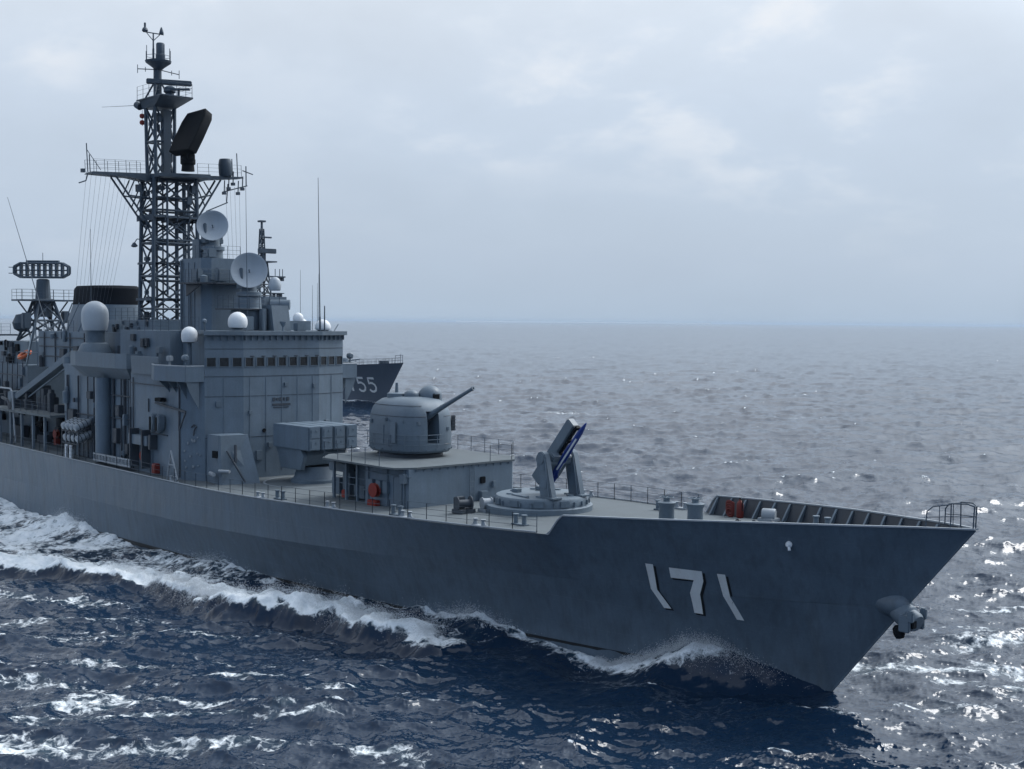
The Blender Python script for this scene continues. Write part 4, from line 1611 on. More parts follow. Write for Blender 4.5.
# starboard wall: floodlight boom, scoop vents, lockers, pipes, door
Aw, Bw = (-66.2, -6.9), (-58.0, -6.95)
mb = MB()
mb.box((-60.6, -7.25, 11.55), (.9, .5, .28), bev=.03)
mb.build('light_fixture', M['black'], lower)
mb = MB()
mb.bar((-61.9, -7.0, 11.25), (-56.9, -7.15, 10.85), .14, .14)
mb.bar((-58.2, -7.0, 9.4), (-57.0, -7.1, 10.75), .09, .09)
mb.bar((-58.2, -7.0, 9.4), (-58.2, -7.0, 11.0), .09, .09)
mb.build('swing_boom', M['darkgrey'], lower)
for k in range(2):
    mb = MB()
    x = -61.6 + k * .95
    pts_ = [(x - .05, 10.5), (x + .35, 10.35), (x + .42, 9.9), (x + .30, 9.3), (x - .05, 9.0), (x - .22, 9.4), (x - .25, 10.1)]
    mb.prism(pts_, 'y', -7.0, -7.55, bev=.08)
    v = mb.build('scoop_vent', M['grey2'], lower, smooth=35)
    mb = MB().box((x - .06, -7.57, 9.75), (.28, .06, 1.0), bev=.02)
    mb.build('vent_mouth', M['black'], lower)
mb = MB()
mb.tube((-66.2, -6.98, 10.7), (-66.2, -6.98, 5.9), .06); mb.tube((-65.7, -6.98, 13.0), (-65.7, -6.98, 6), .045)
mb.tube((-63.1, -6.98, 11.5), (-63.1, -6.98, 10.5), .05); mb.tube((-58.1, -7.02, 13.2), (-58.1, -7.02, 6), .06)
mb.tube((-66, -7, 9.1), (-60, -7, 8.9), .04); mb.tube((-66.1, -7, 12.6), (-58.2, -7.02, 12.5), .035)
mb.build('pipe', M['darkgrey'], lower)
mb = MB()
mb.box((-63.9, -7.25, 8.35), (3.2, .55, .75), bev=.04)
mb.build('locker', M['grey'], lower)
mb = MB()
for x in (-64.9, -62.9):
    mb.box((x, -7.3, 7.7), (.14, .75, 2.9))
mb.box((-61.9, -7.25, 8.3), (.35, .6, 1.1), bev=.04)
mb.build('locker_frame', M['darkgrey'], lower)
door(Aw, Bw, 3.3, 6.1, lower, M['grey2'])
mb = MB().box((-61.6, -7.15, 6.35), (.55, .45, .75), bev=.05)
mb.build('fire_hose_box', M['red'], lower)
mb = MB().lathe([(.36, -.14), (.36, -.1), (.16, -.09), (.16, .09), (.36, .1), (.36, .14)], (-63.6, -7.2, 7.15), axis=(0, 1, 0), n=20)
mb.build('fire_hose_reel', M['red'], lower, smooth=35)
mb = MB()
random.seed(3)
for k in range(14):
    x, z = -57.3 + random.uniform(-.75, .75), 6.7 + random.uniform(0, 2.3)
    y = -6.95 - (x + 58.0) * -.588
    mb.box((x, y - .06, z), (.07 + random.random() * .1, .1, .07 + random.random() * .12), rot=Matrix.Rotation(-.53, 3, 'Z'))
mb.build('cable_clip', M['pale'], lower)
mb = MB()
mb.path([(-57.15, -6.55, 9.7), (-56.95, -6.45, 9.9), (-56.8, -6.35, 9.75), (-56.95, -6.45, 9.5), (-56.95, -6.5, 9.1)], .05)
mb.build('cable_hook', M['darkgrey'], lower)
# spray shelter in front of the starboard chamfer
mb = MB()
zs = deck_z(54.5, 5) - .1
mb.loft([(-54.0, -6.1, zs), (-52.6, -3.6, zs), (-55.45, -3.4, zs), (-56.1, -5.9, zs)],
        [(-54.4, -5.9, 9.25), (-54.0, -3.9, 9.25), (-55.45, -3.6, 9.25), (-56.1, -5.85, 9.25)])
shel = mb.build('spray_shelter', M['grey'], ship)
mb = MB()
mb.loft([(-53.93, -6.16, zs), (-53.6, -6.06, zs), (-52.55, -3.58, zs), (-52.75, -3.52, zs)], [(-54.36, -5.98, 9.27), (-54.1, -5.9, 9.27), (-53.85, -3.85, 9.27), (-54.05, -3.8, 9.27)])
mb.build('sloping_plate', M['grey2'], shel)
mb = MB()
mb.tube((-54.95, -6.25, 6.55), (-53.9, -6.55, 6.55), .15, n=12)
mb.tube((-53.8, -6.2, 6.8), (-53.0, -5.8, 6.8), .12, n=12)
mb.build('rolled_fender', M['pale'], shel)
mb = MB()
mb.box((-54.6, -6.05, 7.9), (.55, .12, .5), rot=Matrix.Rotation(.2, 3, 'Z'))
mb.build('vent_opening', M['black'], shel)
mb = MB()
mb.tube((-53.75, -5.6, 8.2), (-52.75, -4.7, 6.0), .07); mb.tube((-53.6, -5.0, 8.6), (-53.4, -5.1, 7.4), .1)
mb.build('drain_pipe', M['darkgrey'], shel)
# folded boat boom on the deck edge
mb = MB()
mb.path([(-58.6, -7.75, 5.9), (-58.1, -7.7, 8.0), (-56.9, -7.8, 6.0)], .07)
mb.tube((-58.35, -7.72, 6.95), (-57.5, -7.75, 7.0), .05)
mb.path([(-58.9, -7.6, 5.9), (-58.5, -7.4, 7.6), (-58.1, -7.7, 8.0)], .05)
mb.build('boom_frame', M['pale'], ship)

# things standing on the bridge roof
radome((-57.2, -2.75, 17.35), .72, .45, 'satellite_radome', bridge, .2)
radome((-60.0, -5.2, 16.35), .60, .55, 'satellite_radome', wing if False else bridge, 2.2, base_r=.16)
radome((-57.2, 4.7, 16.95), .62, .2, 'satellite_radome', bridge, .1)
whip((-55.75, 3.5, 16.6), (-55.9, 3.4, 28.3), ship, .05, .02)
whip((-58.8, -1.0, 16.7), (-58.9, -1.1, 29.0), ship, .035, .012)
whip((-55.9, 4.0, 16.6), (-55.9, 4.0, 18.6), ship, .06, .04)
mb = MB()
mb.tube((-57.0, 1.0, 16.6), (-57.0, 1.0, 17.1), .08); mb.lathe([(.10, 0), (.26, .3), (.26, .38), (0, .38)], (-57, 1.0, 17.0), n=14)
mb.box((-57.2, 2.6, 16.95), (.6, .8, .6), bev=.04)
mb.tube((-57.4, -.4, 16.6), (-57.4, -.4, 17.4), .05)
mb.tube((-57.2, 5.4, 16.2), (-57.0, 6.0, 17.2), .03)
mb.tube((-59.3, -4.3, 16.6), (-59.0, -4.5, 17.3), .06); mb.lathe([(.1, -.15), (.2, 0), (.1, .15)], (-59.0, -4.5, 17.35), axis=(1, 0, 0), n=12)
mb.build('roof_fitting', M['grey2'], bridge, smooth=35)
guardrail([(-63, -4.2, 16.66), (-60.4, -4.2, 16.66)], 'roof_rail', bridge, M['mast'])

# ------------------------------------------------------------------ missile directors between bridge and mast
def director(x, z, r, base, parent):
    """tracking dish on a pedestal"""
    mb = MB().lathe([(.85, base), (.80, z - 1.9), (.95, z - 1.85), (.95, z - 1.55), (.6, z - 1.5), (.55, z - .9), (0, z - .9)], (x, 0, 0), n=24)
    d_ = mb.build('missile_director', M['grey2'], parent, smooth=35)
    ax = Vector((.80, -.52, .22)).normalized()
    c_ = Vector((x + .25, -.1, z))
    prof_ = [(r * k / 10, .42 * (k / 10) ** 2 * r) for k in range(0, 11)]
    back = [(r * 1.02, .42 * r), (r * 1.02, .34 * r)] + [(r * k / 10, .42 * (k / 10) ** 2 * r - .10) for k in range(9, -1, -1)]
    mb = MB().lathe(prof_ + back, c_, axis=ax, n=40, cap=False)
    mb.build('radar_dish', M['dish'], d_, smooth=40)
    mb = MB()
    mb.lathe([(.05, 0), (.035, .40 * r), (.07, .44 * r), (0, .5 * r)], c_, axis=ax, n=10)
    mb.build('feed_horn', M['grey2'], d_, smooth=40)
    mb = MB()
    mb.lathe([(.55, -.9), (.75, -.55), (.75, -.12), (.4, -.02)], c_, axis=ax, n=20)
    for k in (-1, 1):
        mb.box((x - .1, k * .72, z - .45), (.7, .18, 1.5), bev=.05)
    mb.box((x - .1, 0, z - 1.1), (.9, 1.6, .4), bev=.05)
    mb.box((x + .1, .5, z + r * .8), (.4, .3, .3), bev=.05)
    mb.build('dish_mount', M['grey2'], d_, smooth=35)
    return d_


mb = MB()
mb.prism([(-67.6, -1.9), (-64.4, -1.9), (-63.8, -1.3), (-63.8, 1.3), (-64.4, 1.9), (-67.6, 1.9)], 'z', 16.0, 22.3)
tower = mb.build('director_tower', M['grey'], ship)
mb = MB()
mb.prism([(-70.0, -6.0), (-63.1, -5.2), (-63.1, 5.2), (-70.0, 6.0)], 'z', 13.30, 16.6)
mb.build('mast_house', M['grey'], ship)
mb = MB()
for z in (18.6, 20.6):
    mb.box((-66.0, -1.91, z), (3.1, .05, .06)); mb.box((-63.79, 0, z), (.05, 2.8, .06))
for x in (-67.2, -66.4, -65.4):
    mb.box((x, -1.92, 19.2), (.06, .06, 5.6))
mb.tube((-67.5, -2.0, 16.7), (-67.5, -2.0, 22.2), .08); mb.tube((-66.0, -2.0, 16.7), (-66.0, -2.0, 20), .06)
mb.build('cable_trunk', M['grey2'], tower)
mb = MB()
mb.box((-64.1, -2.5, 20.3), (3.0, 1.4, .12)); mb.box((-63.2, 0, 20.3), (1.4, 3.2, .12))
mb.prism([(-65.3, 20.24), (-62.8, 20.24), (-65.3, 19.3)], 'y', -2.7, -2.6)
mb.build('tower_platform', M['darkgrey'], tower)
guardrail([(-65.5, -3.15, 20.36), (-62.55, -3.15, 20.36), (-62.55, 1.4, 20.36)], 'platform_rail', tower, M['mast'], step=1.0)
guardrail([(-67.5, -1.8, 22.3), (-64.4, -1.8, 22.3), (-63.9, 1.3, 22.3)], 'platform_rail', tower, M['mast'], step=1.0)
mb = MB()
mb.box((-64.0, -2.4, 20.9), (.9, .6, 1.0), bev=.1); mb.lathe([(.3, 0), (.3, .5), (0, .6)], (-63.2, -2.3, 20.36), n=14)
mb.box((-64.4, -1.1, 22.7), (.8, .8, .8), bev=.1); mb.box((-63.0, -.9, 20.95), (.7, .9, 1.1), bev=.1)
mb.build('equipment_box', M['grey2'], tower)
mb = MB()
mb.prism([(-67.5, -1.0), (-66.4, -1.0), (-66.4, 1.0), (-67.5, 1.0)], 'z', 22.303, 23.9)
mb.build('tower_top', M['grey2'], tower)
director(-66.0, 24.85, 1.22, 22.3, ship)
mb = MB()
mb.lathe([(1.3, 16.0), (1.3, 18.2), (1.05, 18.4), (1.0, 19.2), (0, 19.2)], (-60.5, 0, 0), n=28)
mb.build('director_pedestal', M['grey'], ship, smooth=35)
mb = MB()
mb.box((-60.5, 0, 18.3), (3.6, 3.6, .1))
for k in (-1, 1):
    mb.bar((-59.0, k * 1.6, 18.25), (-59.6, k * 1.0, 16.7), .08, .08)
mb.build('pedestal_platform', M['darkgrey'], ship)
guardrail([(-62, -1.75, 18.35), (-58.75, -1.75, 18.35), (-58.75, 1.75, 18.35)], 'platform_rail', ship, M['mast'], step=.9)
director(-60.3, 21.15, 1.36, 18.3, ship)
mb = MB()
mb.prism([(-59.6, 16.66), (-57.8, 16.66), (-58.2, 18.6), (-59.6, 18.6)], 'y', .7, 2.2)
mb.box((-59, -.9, 17.2), (.8, .7, 1.1), bev=.05); mb.box((-58.6, .2, 17.5), (.5, .4, 1.7), bev=.05)
mb.build('equipment_house', M['grey2'], bridge)

# ------------------------------------------------------------------ lattice mast
MX = -73.4


def lattice(mb, c0_, c1_, l0, l1, z0, z1, n, leg=.16, br=.085, panels=('x', 'h')):
    def corner(i, t):
        cx_ = c0_[0] + (c1_[0] - c0_[0]) * t; cy_ = c0_[1] + (c1_[1] - c0_[1]) * t
        lx = l0[0] + (l1[0] - l0[0]) * t; ly = l0[1] + (l1[1] - l0[1]) * t
        sx, sy = ((-1, -1), (1, -1), (1, 1), (-1, 1))[i]
        return Vector((cx_ + sx * lx, cy_ + sy * ly, z0 + (z1 - z0) * t))
    for i in range(4):
        mb.tube(corner(i, 0), corner(i, 1), leg, n=8)
    for k in range(n):
        t0, t1 = k / n, (k + 1) / n
        for i in range(4):
            j = (i + 1) % 4
            mb.tube(corner(i, t0), corner(j, t1), br, n=6)
            mb.tube(corner(j, t0), corner(i, t1), br, n=6)
            mb.tube(corner(i, t1), corner(j, t1), br * 1.15, n=6)
            # gusset where the braces cross
            m_ = (corner(i, t0) + corner(j, t1)) / 2
            mb.box(m_, (.28, .28, .28))
    return corner


mb = MB()
lattice(mb, (MX, 0), (MX, 0), (1.25, 2.15), (1.1, 1.9), 15.6, 29.3, 5, .17, .085)
mast = mb.build('lattice_mast', M['mast'], ship)
mb = MB()
lattice(mb, (MX - 1.5, 0), (MX - 1.6, 0), (.8, .85), (.85, .9), 29.5, 35.4, 2, .15, .085)
mb.box((MX - .85, .15, 32.3), (.5, .6, 5.6), taper=(1.2, 1.2))
mb.build('upper_lattice', M['mast'], mast)
mb = MB()
for x, y, z0, z1, r_ in ((MX + .1, -1.2, 16, 29, .10), (MX + .5, .4, 16, 29, .16), (MX - .5, 1.0, 16, 29, .09), (MX + .9, 1.3, 17, 29, .12), (MX - .2, -.5, 16, 29, .07)):
    mb.tube((x, y, z0), (x, y, z1), r_, n=8)
mb.tube((MX + 1.4, -.9, 19.5), (MX + 1.4, -.9, 29), .10, n=8)
mb.build('cable_run', M['mast'], mast)
ladder((MX + 1.3, .9, 16.6), (MX + 1.2, .9, 29.2), (0, 1, 0), .4, mast, M['mast'])
# platforms up the mast
for z, x0, x1, y0, y1, t_ in ((26.0, -1.5, 1.5, -2.2, 2.2, .5), (22.2, -1.4, 1.3, -2.2, 2.2, .12), (19.2, -1.5, 1.3, -2.3, 2.2, .18)):
    mb = MB()
    mb.box((MX + (x0 + x1) / 2, (y0 + y1) / 2, z), (x1 - x0, y1 - y0, t_ * .35))
    for k in range(5):
        y = y0 + (y1 - y0) * k / 4
        mb.box((MX + (x0 + x1) / 2, y, z - .1), (x1 - x0, .06, t_))
    mb.build('mast_platform', M['mast'], mast)
random.seed(31)
mb = MB()
for k in range(26):
    sx, sy = random.choice((-1, 1)), random.choice((-1, 1))
    z = random.uniform(17.5, 28.6)
    mb.box((MX + sx * random.uniform(.7, 1.35), sy * random.uniform(.8, 2.2), z), (random.uniform(.2, .5), random.uniform(.2, .6), random.uniform(.25, .8)), bev=.03)
for k in range(9):
    mb.box((MX - 1.5 + random.uniform(-.8, .8), random.uniform(-.9, .9), random.uniform(30, 35)), (.3, .3, random.uniform(.3, .7)), bev=.03)
mb.build('mast_fitting', M['mast'], mast)
mb = MB()
for z in (17.4, 20.7, 24.1, 27.6):
    for sx in (-1, 1):
        mb.tube((MX + sx * 1.2, -2.05, z), (MX + sx * 1.2, 2.05, z), .07); mb.tube((MX + sx * 1.2, -2.05, z), (MX + sx * 1.2, 0, z + 1.4), .055); mb.tube((MX + sx * 1.2, 2.05, z), (MX + sx * 1.2, 0, z + 1.4), .055)
    mb.tube((MX - 1.2, -2.05, z), (MX + 1.2, 2.05, z), .06); mb.tube((MX - 1.2, 2.05, z), (MX + 1.2, -2.05, z), .06)
mb.build('mast_brace', M['mast'], mast)
# yard: a catwalk athwartships with rails and raking struts
mb = MB()
mb.prism([(-7.1, 29.45), (-6.9, 29.62), (6.6, 29.62), (6.8, 29.5), (3.4, 29.28), (2.4, 29.0), (-2.4, 29.0), (-3.6, 29.25)], 'x', MX - .75, MX + .55)
mb.box((MX + .9, .3, 29.4), (2.9, 4.6, .3))
yard = mb.build('yardarm', M['mast'], mast)
mb = MB()
for x in (MX - .6, MX + .4):
    mb.tube((x, -4.9, 29.3), (x, -2.0, 25.1), .09); mb.tube((x, 4.6, 29.3), (x, 2.0, 25.6), .09)
    mb.tube((x, -3.9, 27.9), (x, -3.3, 29.1), .06); mb.tube((x, -3.9, 27.8), (x, -2.0, 27.6), .06)
    mb.tube((x, -3.2, 26.9), (x, -2.2, 29.0), .06); mb.tube((x, -2.9, 26.4), (x, -2.0, 27.5), .05)
    mb.tube((x, 3.7, 28.0), (x, 3.0, 29.1), .06); mb.tube((x, 3.7, 28.0), (x, 2.0, 27.6), .06); mb.tube((x, 3.0, 27.0), (x, 2.2, 29.0), .06)
mb.build('yard_strut', M['mast'], mast)
guardrail([(MX - .7, -7.0, 29.62), (MX - .7, -2.2, 29.62)], 'yard_rail', mast, M['mast'], step=1.0)
guardrail([(MX + .5, -6.8, 29.62), (MX + .5, -2.2, 29.62)], 'yard_rail', mast, M['mast'], step=1.0)
guardrail([(MX + .5, 2.4, 29.62), (MX + .5, 6.6, 29.62)], 'yard_rail', mast, M['mast'], step=1.0)
mb = MB()
for y, z1 in ((-7.1, 31.9), (-6.9, 31.0), (6.5, 31.7), (6.0, 31.2)):
    mb.tube((MX, y, 29.6), (MX, y, z1), .045)
mb.tube((MX, -7.1, 31.4), (MX, -6.0, 29.8), .03)
mb.tube((MX, -7.1, 29.5), (MX, -7.3, 28.9), .05); mb.tube((MX, -7.3, 28.9), (MX, -7.9, 28.7), .05); mb.box((MX, -7.5, 29.7), (.3, .3, .3))
for k in range(5):
    y, z = 5.0 + .45 * k, 28.2 + .4 * (k % 3)
    mb.tube((MX + .2, y, z), (MX + .2, y + .1, z + 1.1), .05)
    mb.box((MX + .2, y, z), (.25, .3, .25))
mb.tube((MX + .2, 4.9, 28.3), (MX + .2, 7.3, 28.9), .05); mb.tube((MX + .2, 5.2, 27.4), (MX + .2, 5.4, 29), .05)
mb.tube((MX + .2, 7.2, 28.9), (MX + .2, 7.25, 30.6), .05); mb.tube((MX + .2, 3.2, 26.6), (MX + .2, 5.3, 27.4), .05)
mb.tube((MX + .2, 6.9, 30.2), (MX + .2, 7.9, 29.9), .05)
mb.lathe([(.12, -.4), (.3, -.3), (.1, 0)], (MX - 1.4, -2.75, 24.0), n=12)
mb.path([(MX - 1.3, -1.9, 24.2), (MX - 1.35, -2.5, 24.3), (MX - 1.4, -2.75, 23.95)], .04)
mb.box((MX + .2, -2.9, 28.4), (.35, .4, .6)); mb.tube((MX + .2, -2.6, 28), (MX + .2, -2.9, 29), .05)
mb.build('aerial_cluster', M['mast'], mast)
mb = MB().lathe([(.50, 0), (.56, .1), (.58, 1.0), (.52, 1.35), (.46, 1.5), (0, 1.52)], (MX + .3, 5.15, 29.63), n=20)
mb.build('sensor_drum', M['mast'], mast, smooth=35)
# three dimensional search radar: a thick black slab leaning back
tilt = R(27)
rf, rp_, ru = Vector((1, 0, 0)), Vector((0, math.cos(tilt), -math.sin(tilt))), Vector((0, math.sin(tilt), math.cos(tilt)))
yaw = Matrix.Rotation(R(8), 3, 'Z')
rf, rp_, ru = yaw @ rf, yaw @ rp_, yaw @ ru
rrot = Matrix((rf, rp_, ru)).transposed()
rc = Vector((MX + 2.55, .65, 33.0))
mb = MB()
out = [(-1.25, -1.75), (1.25, -1.75), (1.35, -.5), (1.35, 1.2), (1.05, 1.75), (-1.05, 1.55), (-1.30, .8), (-1.35, -.6)]
mb.loft([rc + rrot @ Vector((a * 1.12, -.32, c * 1.15)) for a, c in out], [rc + rrot @ Vector((a * 1.12, .5, c * 1.12)) for a, c in out], bev=.05)
rad = mb.build('air_search_radar', M['black'], mast, smooth=35)
mb = MB()
mb.lathe([(.55, 0), (.5, .5), (.62, .6), (.62, .95), (.4, 1.2), (0, 1.2)], (MX + 2.55, .4, 29.75), n=20)
mb.box((MX + 2.5, .4, 30.9), (1.5, .6, .5), bev=.05)
mb.bar((MX + 1.9, .35, 30.9), (MX + 1.9, 1.1, 32.4), .15, .15); mb.bar((MX + 3.2, .35, 30.9), (MX + 3.2, 1.1, 32.4), .15, .15)
mb.build('radar_mount', M['black'], mast, smooth=35)
# upper platforms, navigation radar, beacon drum and truck
UX = MX - 1.85
mb = MB()
mb.loft([(UX - 1.0, -1.0, 35.3), (UX + 1.2, -1.0, 35.3), (UX + 1.2, 1.0, 35.3), (UX - 1.0, 1.0, 35.3)],
        [(UX - 1.2, -1.2, 35.95), (UX + 3.3, -1.5, 35.95), (UX + 3.3, 1.5, 35.95), (UX - 1.2, 1.2, 35.95)])
mb.box((UX + 1.05, 0, 36.0), (4.6, 2.9, .09))
mb.build('radar_platform', M['mast'], mast)
guardrail([(UX - 1.15, -1.4, 36.05), (UX + 3.25, -1.4, 36.05), (UX + 3.25, 1.4, 36.05), (UX - 1.15, 1.4, 36.05)], 'platform_rail', mast, M['mast'], step=1.2, h=1.1)
mb = MB()
mb.tube((UX - .2, 0, 35.9), (UX - .2, 0, 39.4), .36, .34, n=14)
for k in (-1, 1):
    mb.tube((UX - 1.2, k * .8, 36), (UX - .3, 0, 38), .08); mb.tube((UX + .7, k * .8, 36), (UX - .1, 0, 38), .08)
mb.build('pole_mast', M['mast'], mast, smooth=35)
mb = MB()
mb.lathe([(.4, 0), (.35, .4), (.5, .5), (.5, .85), (.25, 1.0), (0, 1.0)], (UX + 1.6, .2, 36.05), n=16)
mb.bar((UX + 1.2, .2, 36.1), (UX + 1.5, .2, 37.0), .12, .12); mb.bar((UX + 2.1, .2, 36.1), (UX + 1.7, .2, 37.0), .12, .12)
nav = mb.build('surface_search_radar', M['mast'], mast, smooth=35)
mb = MB()
mb.box((UX + 1.5, .2, 37.38), (.5, 3.7, .42), rot=Matrix.Rotation(R(-22), 3, 'Z'), bev=.06)
mb.box((UX + 2.7, .6, 36.7), (.4, 1.6, .14), rot=Matrix.Rotation(R(-40), 3, 'Z')); mb.tube((UX + 2.6, .5, 36.05), (UX + 2.6, .5, 36.7), .1)
mb.build('scanner_bar', M['mast'], mast)
mb = MB()
mb.lathe([(.35, -.65), (.5, -.5), (1.05, -.1), (1.1, .06), (0, .06)], (UX - .05, 0, 39.3), n=24)
mb.build('top_platform', M['mast'], mast, smooth=35)
mb = MB()
for k in range(8):
    a = k * math.pi / 4
    p = Vector((UX - .05 + 1.05 * math.cos(a), 1.05 * math.sin(a), 39.35))
    mb.tube(p, p + Vector((0, 0, .85 if k % 2 else 1.2)), .03, n=5)
    a2 = a + math.pi / 4
    q = Vector((UX - .05 + 1.05 * math.cos(a2), 1.05 * math.sin(a2), 39.35))
    mb.tube(p + Vector((0, 0, .4)), q + Vector((0, 0, .4)), .02, n=4)
for k in (-1, 1):
    mb.tube((UX, k * .3, 38.6), (UX, k * 1.9, 38.45), .04); mb.tube((UX, k * 1.9, 38.1), (UX, k * 1.9, 38.8), .03); mb.tube((UX, k * 1.2, 38.3), (UX, k * 1.2, 38.7), .03)
mb.build('platform_rail', M['mast'], mast)
mb = MB().lathe([(.40, .06), (.40, .55), (.36, .6), (.36, 1.45), (.30, 1.55), (0, 1.6)], (UX + .15, .1, 39.3), n=20)
mb.build('beacon_drum', M['mast'], mast, smooth=35)
mb = MB()
tp = (UX - .55, -.2)
mb.tube((tp[0], tp[1], 39.2), (tp[0], tp[1], 41.7), .09, .06)
mb.tube((tp[0], tp[1] - .9, 41.75), (tp[0], tp[1] + .95, 41.75), .05)
mb.tube((tp[0], tp[1] - .6, 41.7), (tp[0], tp[1], 41.1), .035); mb.tube((tp[0], tp[1] + .6, 41.7), (tp[0], tp[1], 41.1), .035)
mb.lathe([(.2, 0), (.26, .12), (.2, .3), (.09, .4), (.09, .75), (0, .8)], (tp[0], tp[1] - .75, 41.75), n=12)
mb.lathe([(.16, 0), (.2, .1), (.14, .35), (.05, .6), (0, .62)], (tp[0], tp[1] + .75, 41.75), n=12)
mb.build('truck_crossbar', M['mast'], mast, smooth=35)
mb = MB()
mb.tube((UX - 1.2, -1.1, 35.5), (UX - 1.7, -1.2, 35.75), .3, n=10)
mb.tube((UX - 1.7, -1.4, 35.65), (UX - 2.4, -4.0, 35.3), .022, .012)
mb.build('aerial_rod', M['mast'], mast)
# red signal shapes hanging below the upper platform: lifted off at will
for k in range(2):
    c_ = Vector((UX - 1.15, -.95, 34.75 - .55 * k))
    mb = MB().lathe([(0, -.24), (.2, -.14), (.24, 0), (.2, .14), (0, .24)], c_, n=14)
    b_ = mb.build('signal_ball', M['red'], None, smooth=40, at=c_)
    tag(b_, ['upper red signal ball hanging under the mast radar platform', 'lower red signal ball hanging under the mast radar platform'][k], 'signal ball', 'red balls hanging from the mast')
mb = MB()
mb.tube((UX - 1.15, -.95, 36), (UX - 1.15, -.95, 33.9), .02, n=4)
random.seed(5)
for k in range(11):
    y0 = -6.9 + k * .42
    mb.tube((MX - .7, y0, 29.4), (MX - 3.5 - .25 * k, y0 * .75 - 1.6 + .1 * k, 18.8), .009, n=4)
for k in range(4):
    mb.tube((MX + .5, 5.0 + .45 * k, 29.0), (MX + 3.5, 4.0 + .3 * k, 17.2), .010, n=4)
mb.build('halyard', M['mast'], mast)
for o in mast.children:
    if o.name.split('.')[0] in ('yardarm', 'yard_strut', 'yard_rail', 'aerial_cluster', 'sensor_drum'):
        T = Matrix.Translation((MX, 0, 29.4)) @ Matrix.Rotation(R(2.6), 4, 'X') @ Matrix.Translation((-MX, 0, -29.4))
        o.data.transform(T)

# ------------------------------------------------------------------ midships: house, sponson, funnel
mb = MB()
mb.prism([(-66.25, -6.3), (-80.3, -6.3), (-80.3, 6.3), (-66.25, 6.3)], 'z', 5.7, 13.6)
mid = mb.build('midships_house', M['grey'], ship)
mb = MB()
mb.prism([(-70.1, -3.9), (-92.0, -3.9), (-92.0, 3.9), (-70.1, 3.9)], 'z', 13.0, 16.3)
mb.prism([(-70.05, -3.0), (-79.5, -3.0), (-79.5, 3.0), (-70.05, 3.0)], 'z', 16.303, 17.4)
upper = mb.build('upper_house', M['grey'], ship)
for sd in (-1, 1):
    mb = MB()
    out = [(-66.3, sd * 5.9), (-66.4, sd * 7.15), (-68.0, sd * 7.35), (-75.5, sd * 7.35), (-77.3, sd * 7.0), (-78.4, sd * 6.2), (-78.6, sd * 5.9)]
    bot = [(-67.3, sd * 5.9), (-67.4, sd * 6.32), (-68.6, sd * 6.35), (-75.0, sd * 6.35), (-76.4, sd * 6.32), (-77.3, sd * 6.1), (-77.6, sd * 5.9)]
    mb.loft([(x, y, 12.7) for x, y in bot], [(x, y, 13.62) for x, y in out])
    spo = mb.build('gun_sponson', M['grey2'], mid)
    mb = MB()
    for (ax_, ay_), (bx_, by_) in zip(out[:-1], out[1:]):
        d = Vector((bx_ - ax_, by_ - ay_, 0)).normalized(); nn_ = Vector((d.y, -d.x, 0)) * .025
        p = [Vector((ax_, ay_, 13.623)) - nn_, Vector((bx_, by_, 13.623)) - nn_, Vector((bx_, by_, 13.623)) + nn_, Vector((ax_, ay_, 13.623)) + nn_]
        mb.loft(p, [q + Vector((0, 0, 1.15)) for q in p])
    mb.build('sponson_parapet', M['grey2'], mid)
    radome((-76.1, sd * 5.4, 17.85), 1.1, 1.35, 'large_radome', mid, 1.0, M['dish'], .8)
    mb = MB().lathe([(1.5, 13.6), (1.5, 14.6), (1.1, 15.4), (.85, 15.5), (0, 15.5)], (-76.1, sd * 5.4, 0), n=28)
    mb.build('radome_pedestal', M['grey2'], mid, smooth=35)
    mb = MB().lathe([(.62, 6.0), (.62, 12.75), (0, 12.76)], (-71.6, sd * 6.75, 0), n=24)
    mb.lathe([(.66, 8.9), (.66, 9.05)], (-71.6, sd * 6.75, 0), n=24)
    mb.build('ventilation_trunk', M['grey'], mid, smooth=35)
    mb = MB()
    mb.box((-63.3, sd * 7.12, 14.0), (4.6, .10, 1.35), rot=Matrix.Rotation(sd * -.06, 3, 'X'))
    mb.box((-63.3, sd * 6.6, 13.36), (5.2, .9, .1))
    mb.build('weather_screen', M['grey2'], lower)
mb = MB()
for x, r_ in ((-67.2, .07), (-68.4, .10), (-69.0, .06), (-70.4, .12), (-73.4, .09), (-74.1, .06), (-77.2, .07), (-79.4, .10), (-75.3, .05)):
    mb.tube((x, -6.42, 6.0), (x, -6.42, 12.7), r_)
mb.tube((-66.4, -6.42, 9.6), (-80, -6.42, 9.5), .05); mb.tube((-66.4, -6.45, 11.4), (-70.9, -6.45, 11.4), .06)
mb.build('pipe', M['darkgrey'], mid)
mb = MB()
for x, z, w_, h_ in ((-69.7, 8.2, .8, 1.2), (-69.2, 10.2, .7, .9), (-78.2, 9.2, 1.1, 1.3), (-78.6, 7.0, .9, 1.0), (-74.6, 11.2, .8, .6), (-67.6, 7.3, .6, .8)):
    mb.box((x, -6.5, z), (w_, .4, h_), bev=.04)
mb.build('equipment_locker', M['darkgrey'], mid)
door((-80.3, -6.3), (-66.25, -6.3), 1.0, 6.05, mid, M['grey2'])
door((-80.3, -6.3), (-66.25, -6.3), 11.2, 6.05, mid, M['grey2'])
mb = MB()
mb.bar((-71.5, -4.1, 16.38), (-66.2, -4.0, 16.42), .16, .10)
mb.build('accommodation_ladder', M['rope'], upper)
mb = MB()
for x, z in ((-72.0, 14.4), (-74.0, 14.8), (-80.5, 14.2), (-83, 14.6), (-86, 14.3)):
    mb.box((x, -4.05, z), (1.0, .3, .9), bev=.04)
mb.build('vent_box', M['darkgrey'], upper)
mb = MB()
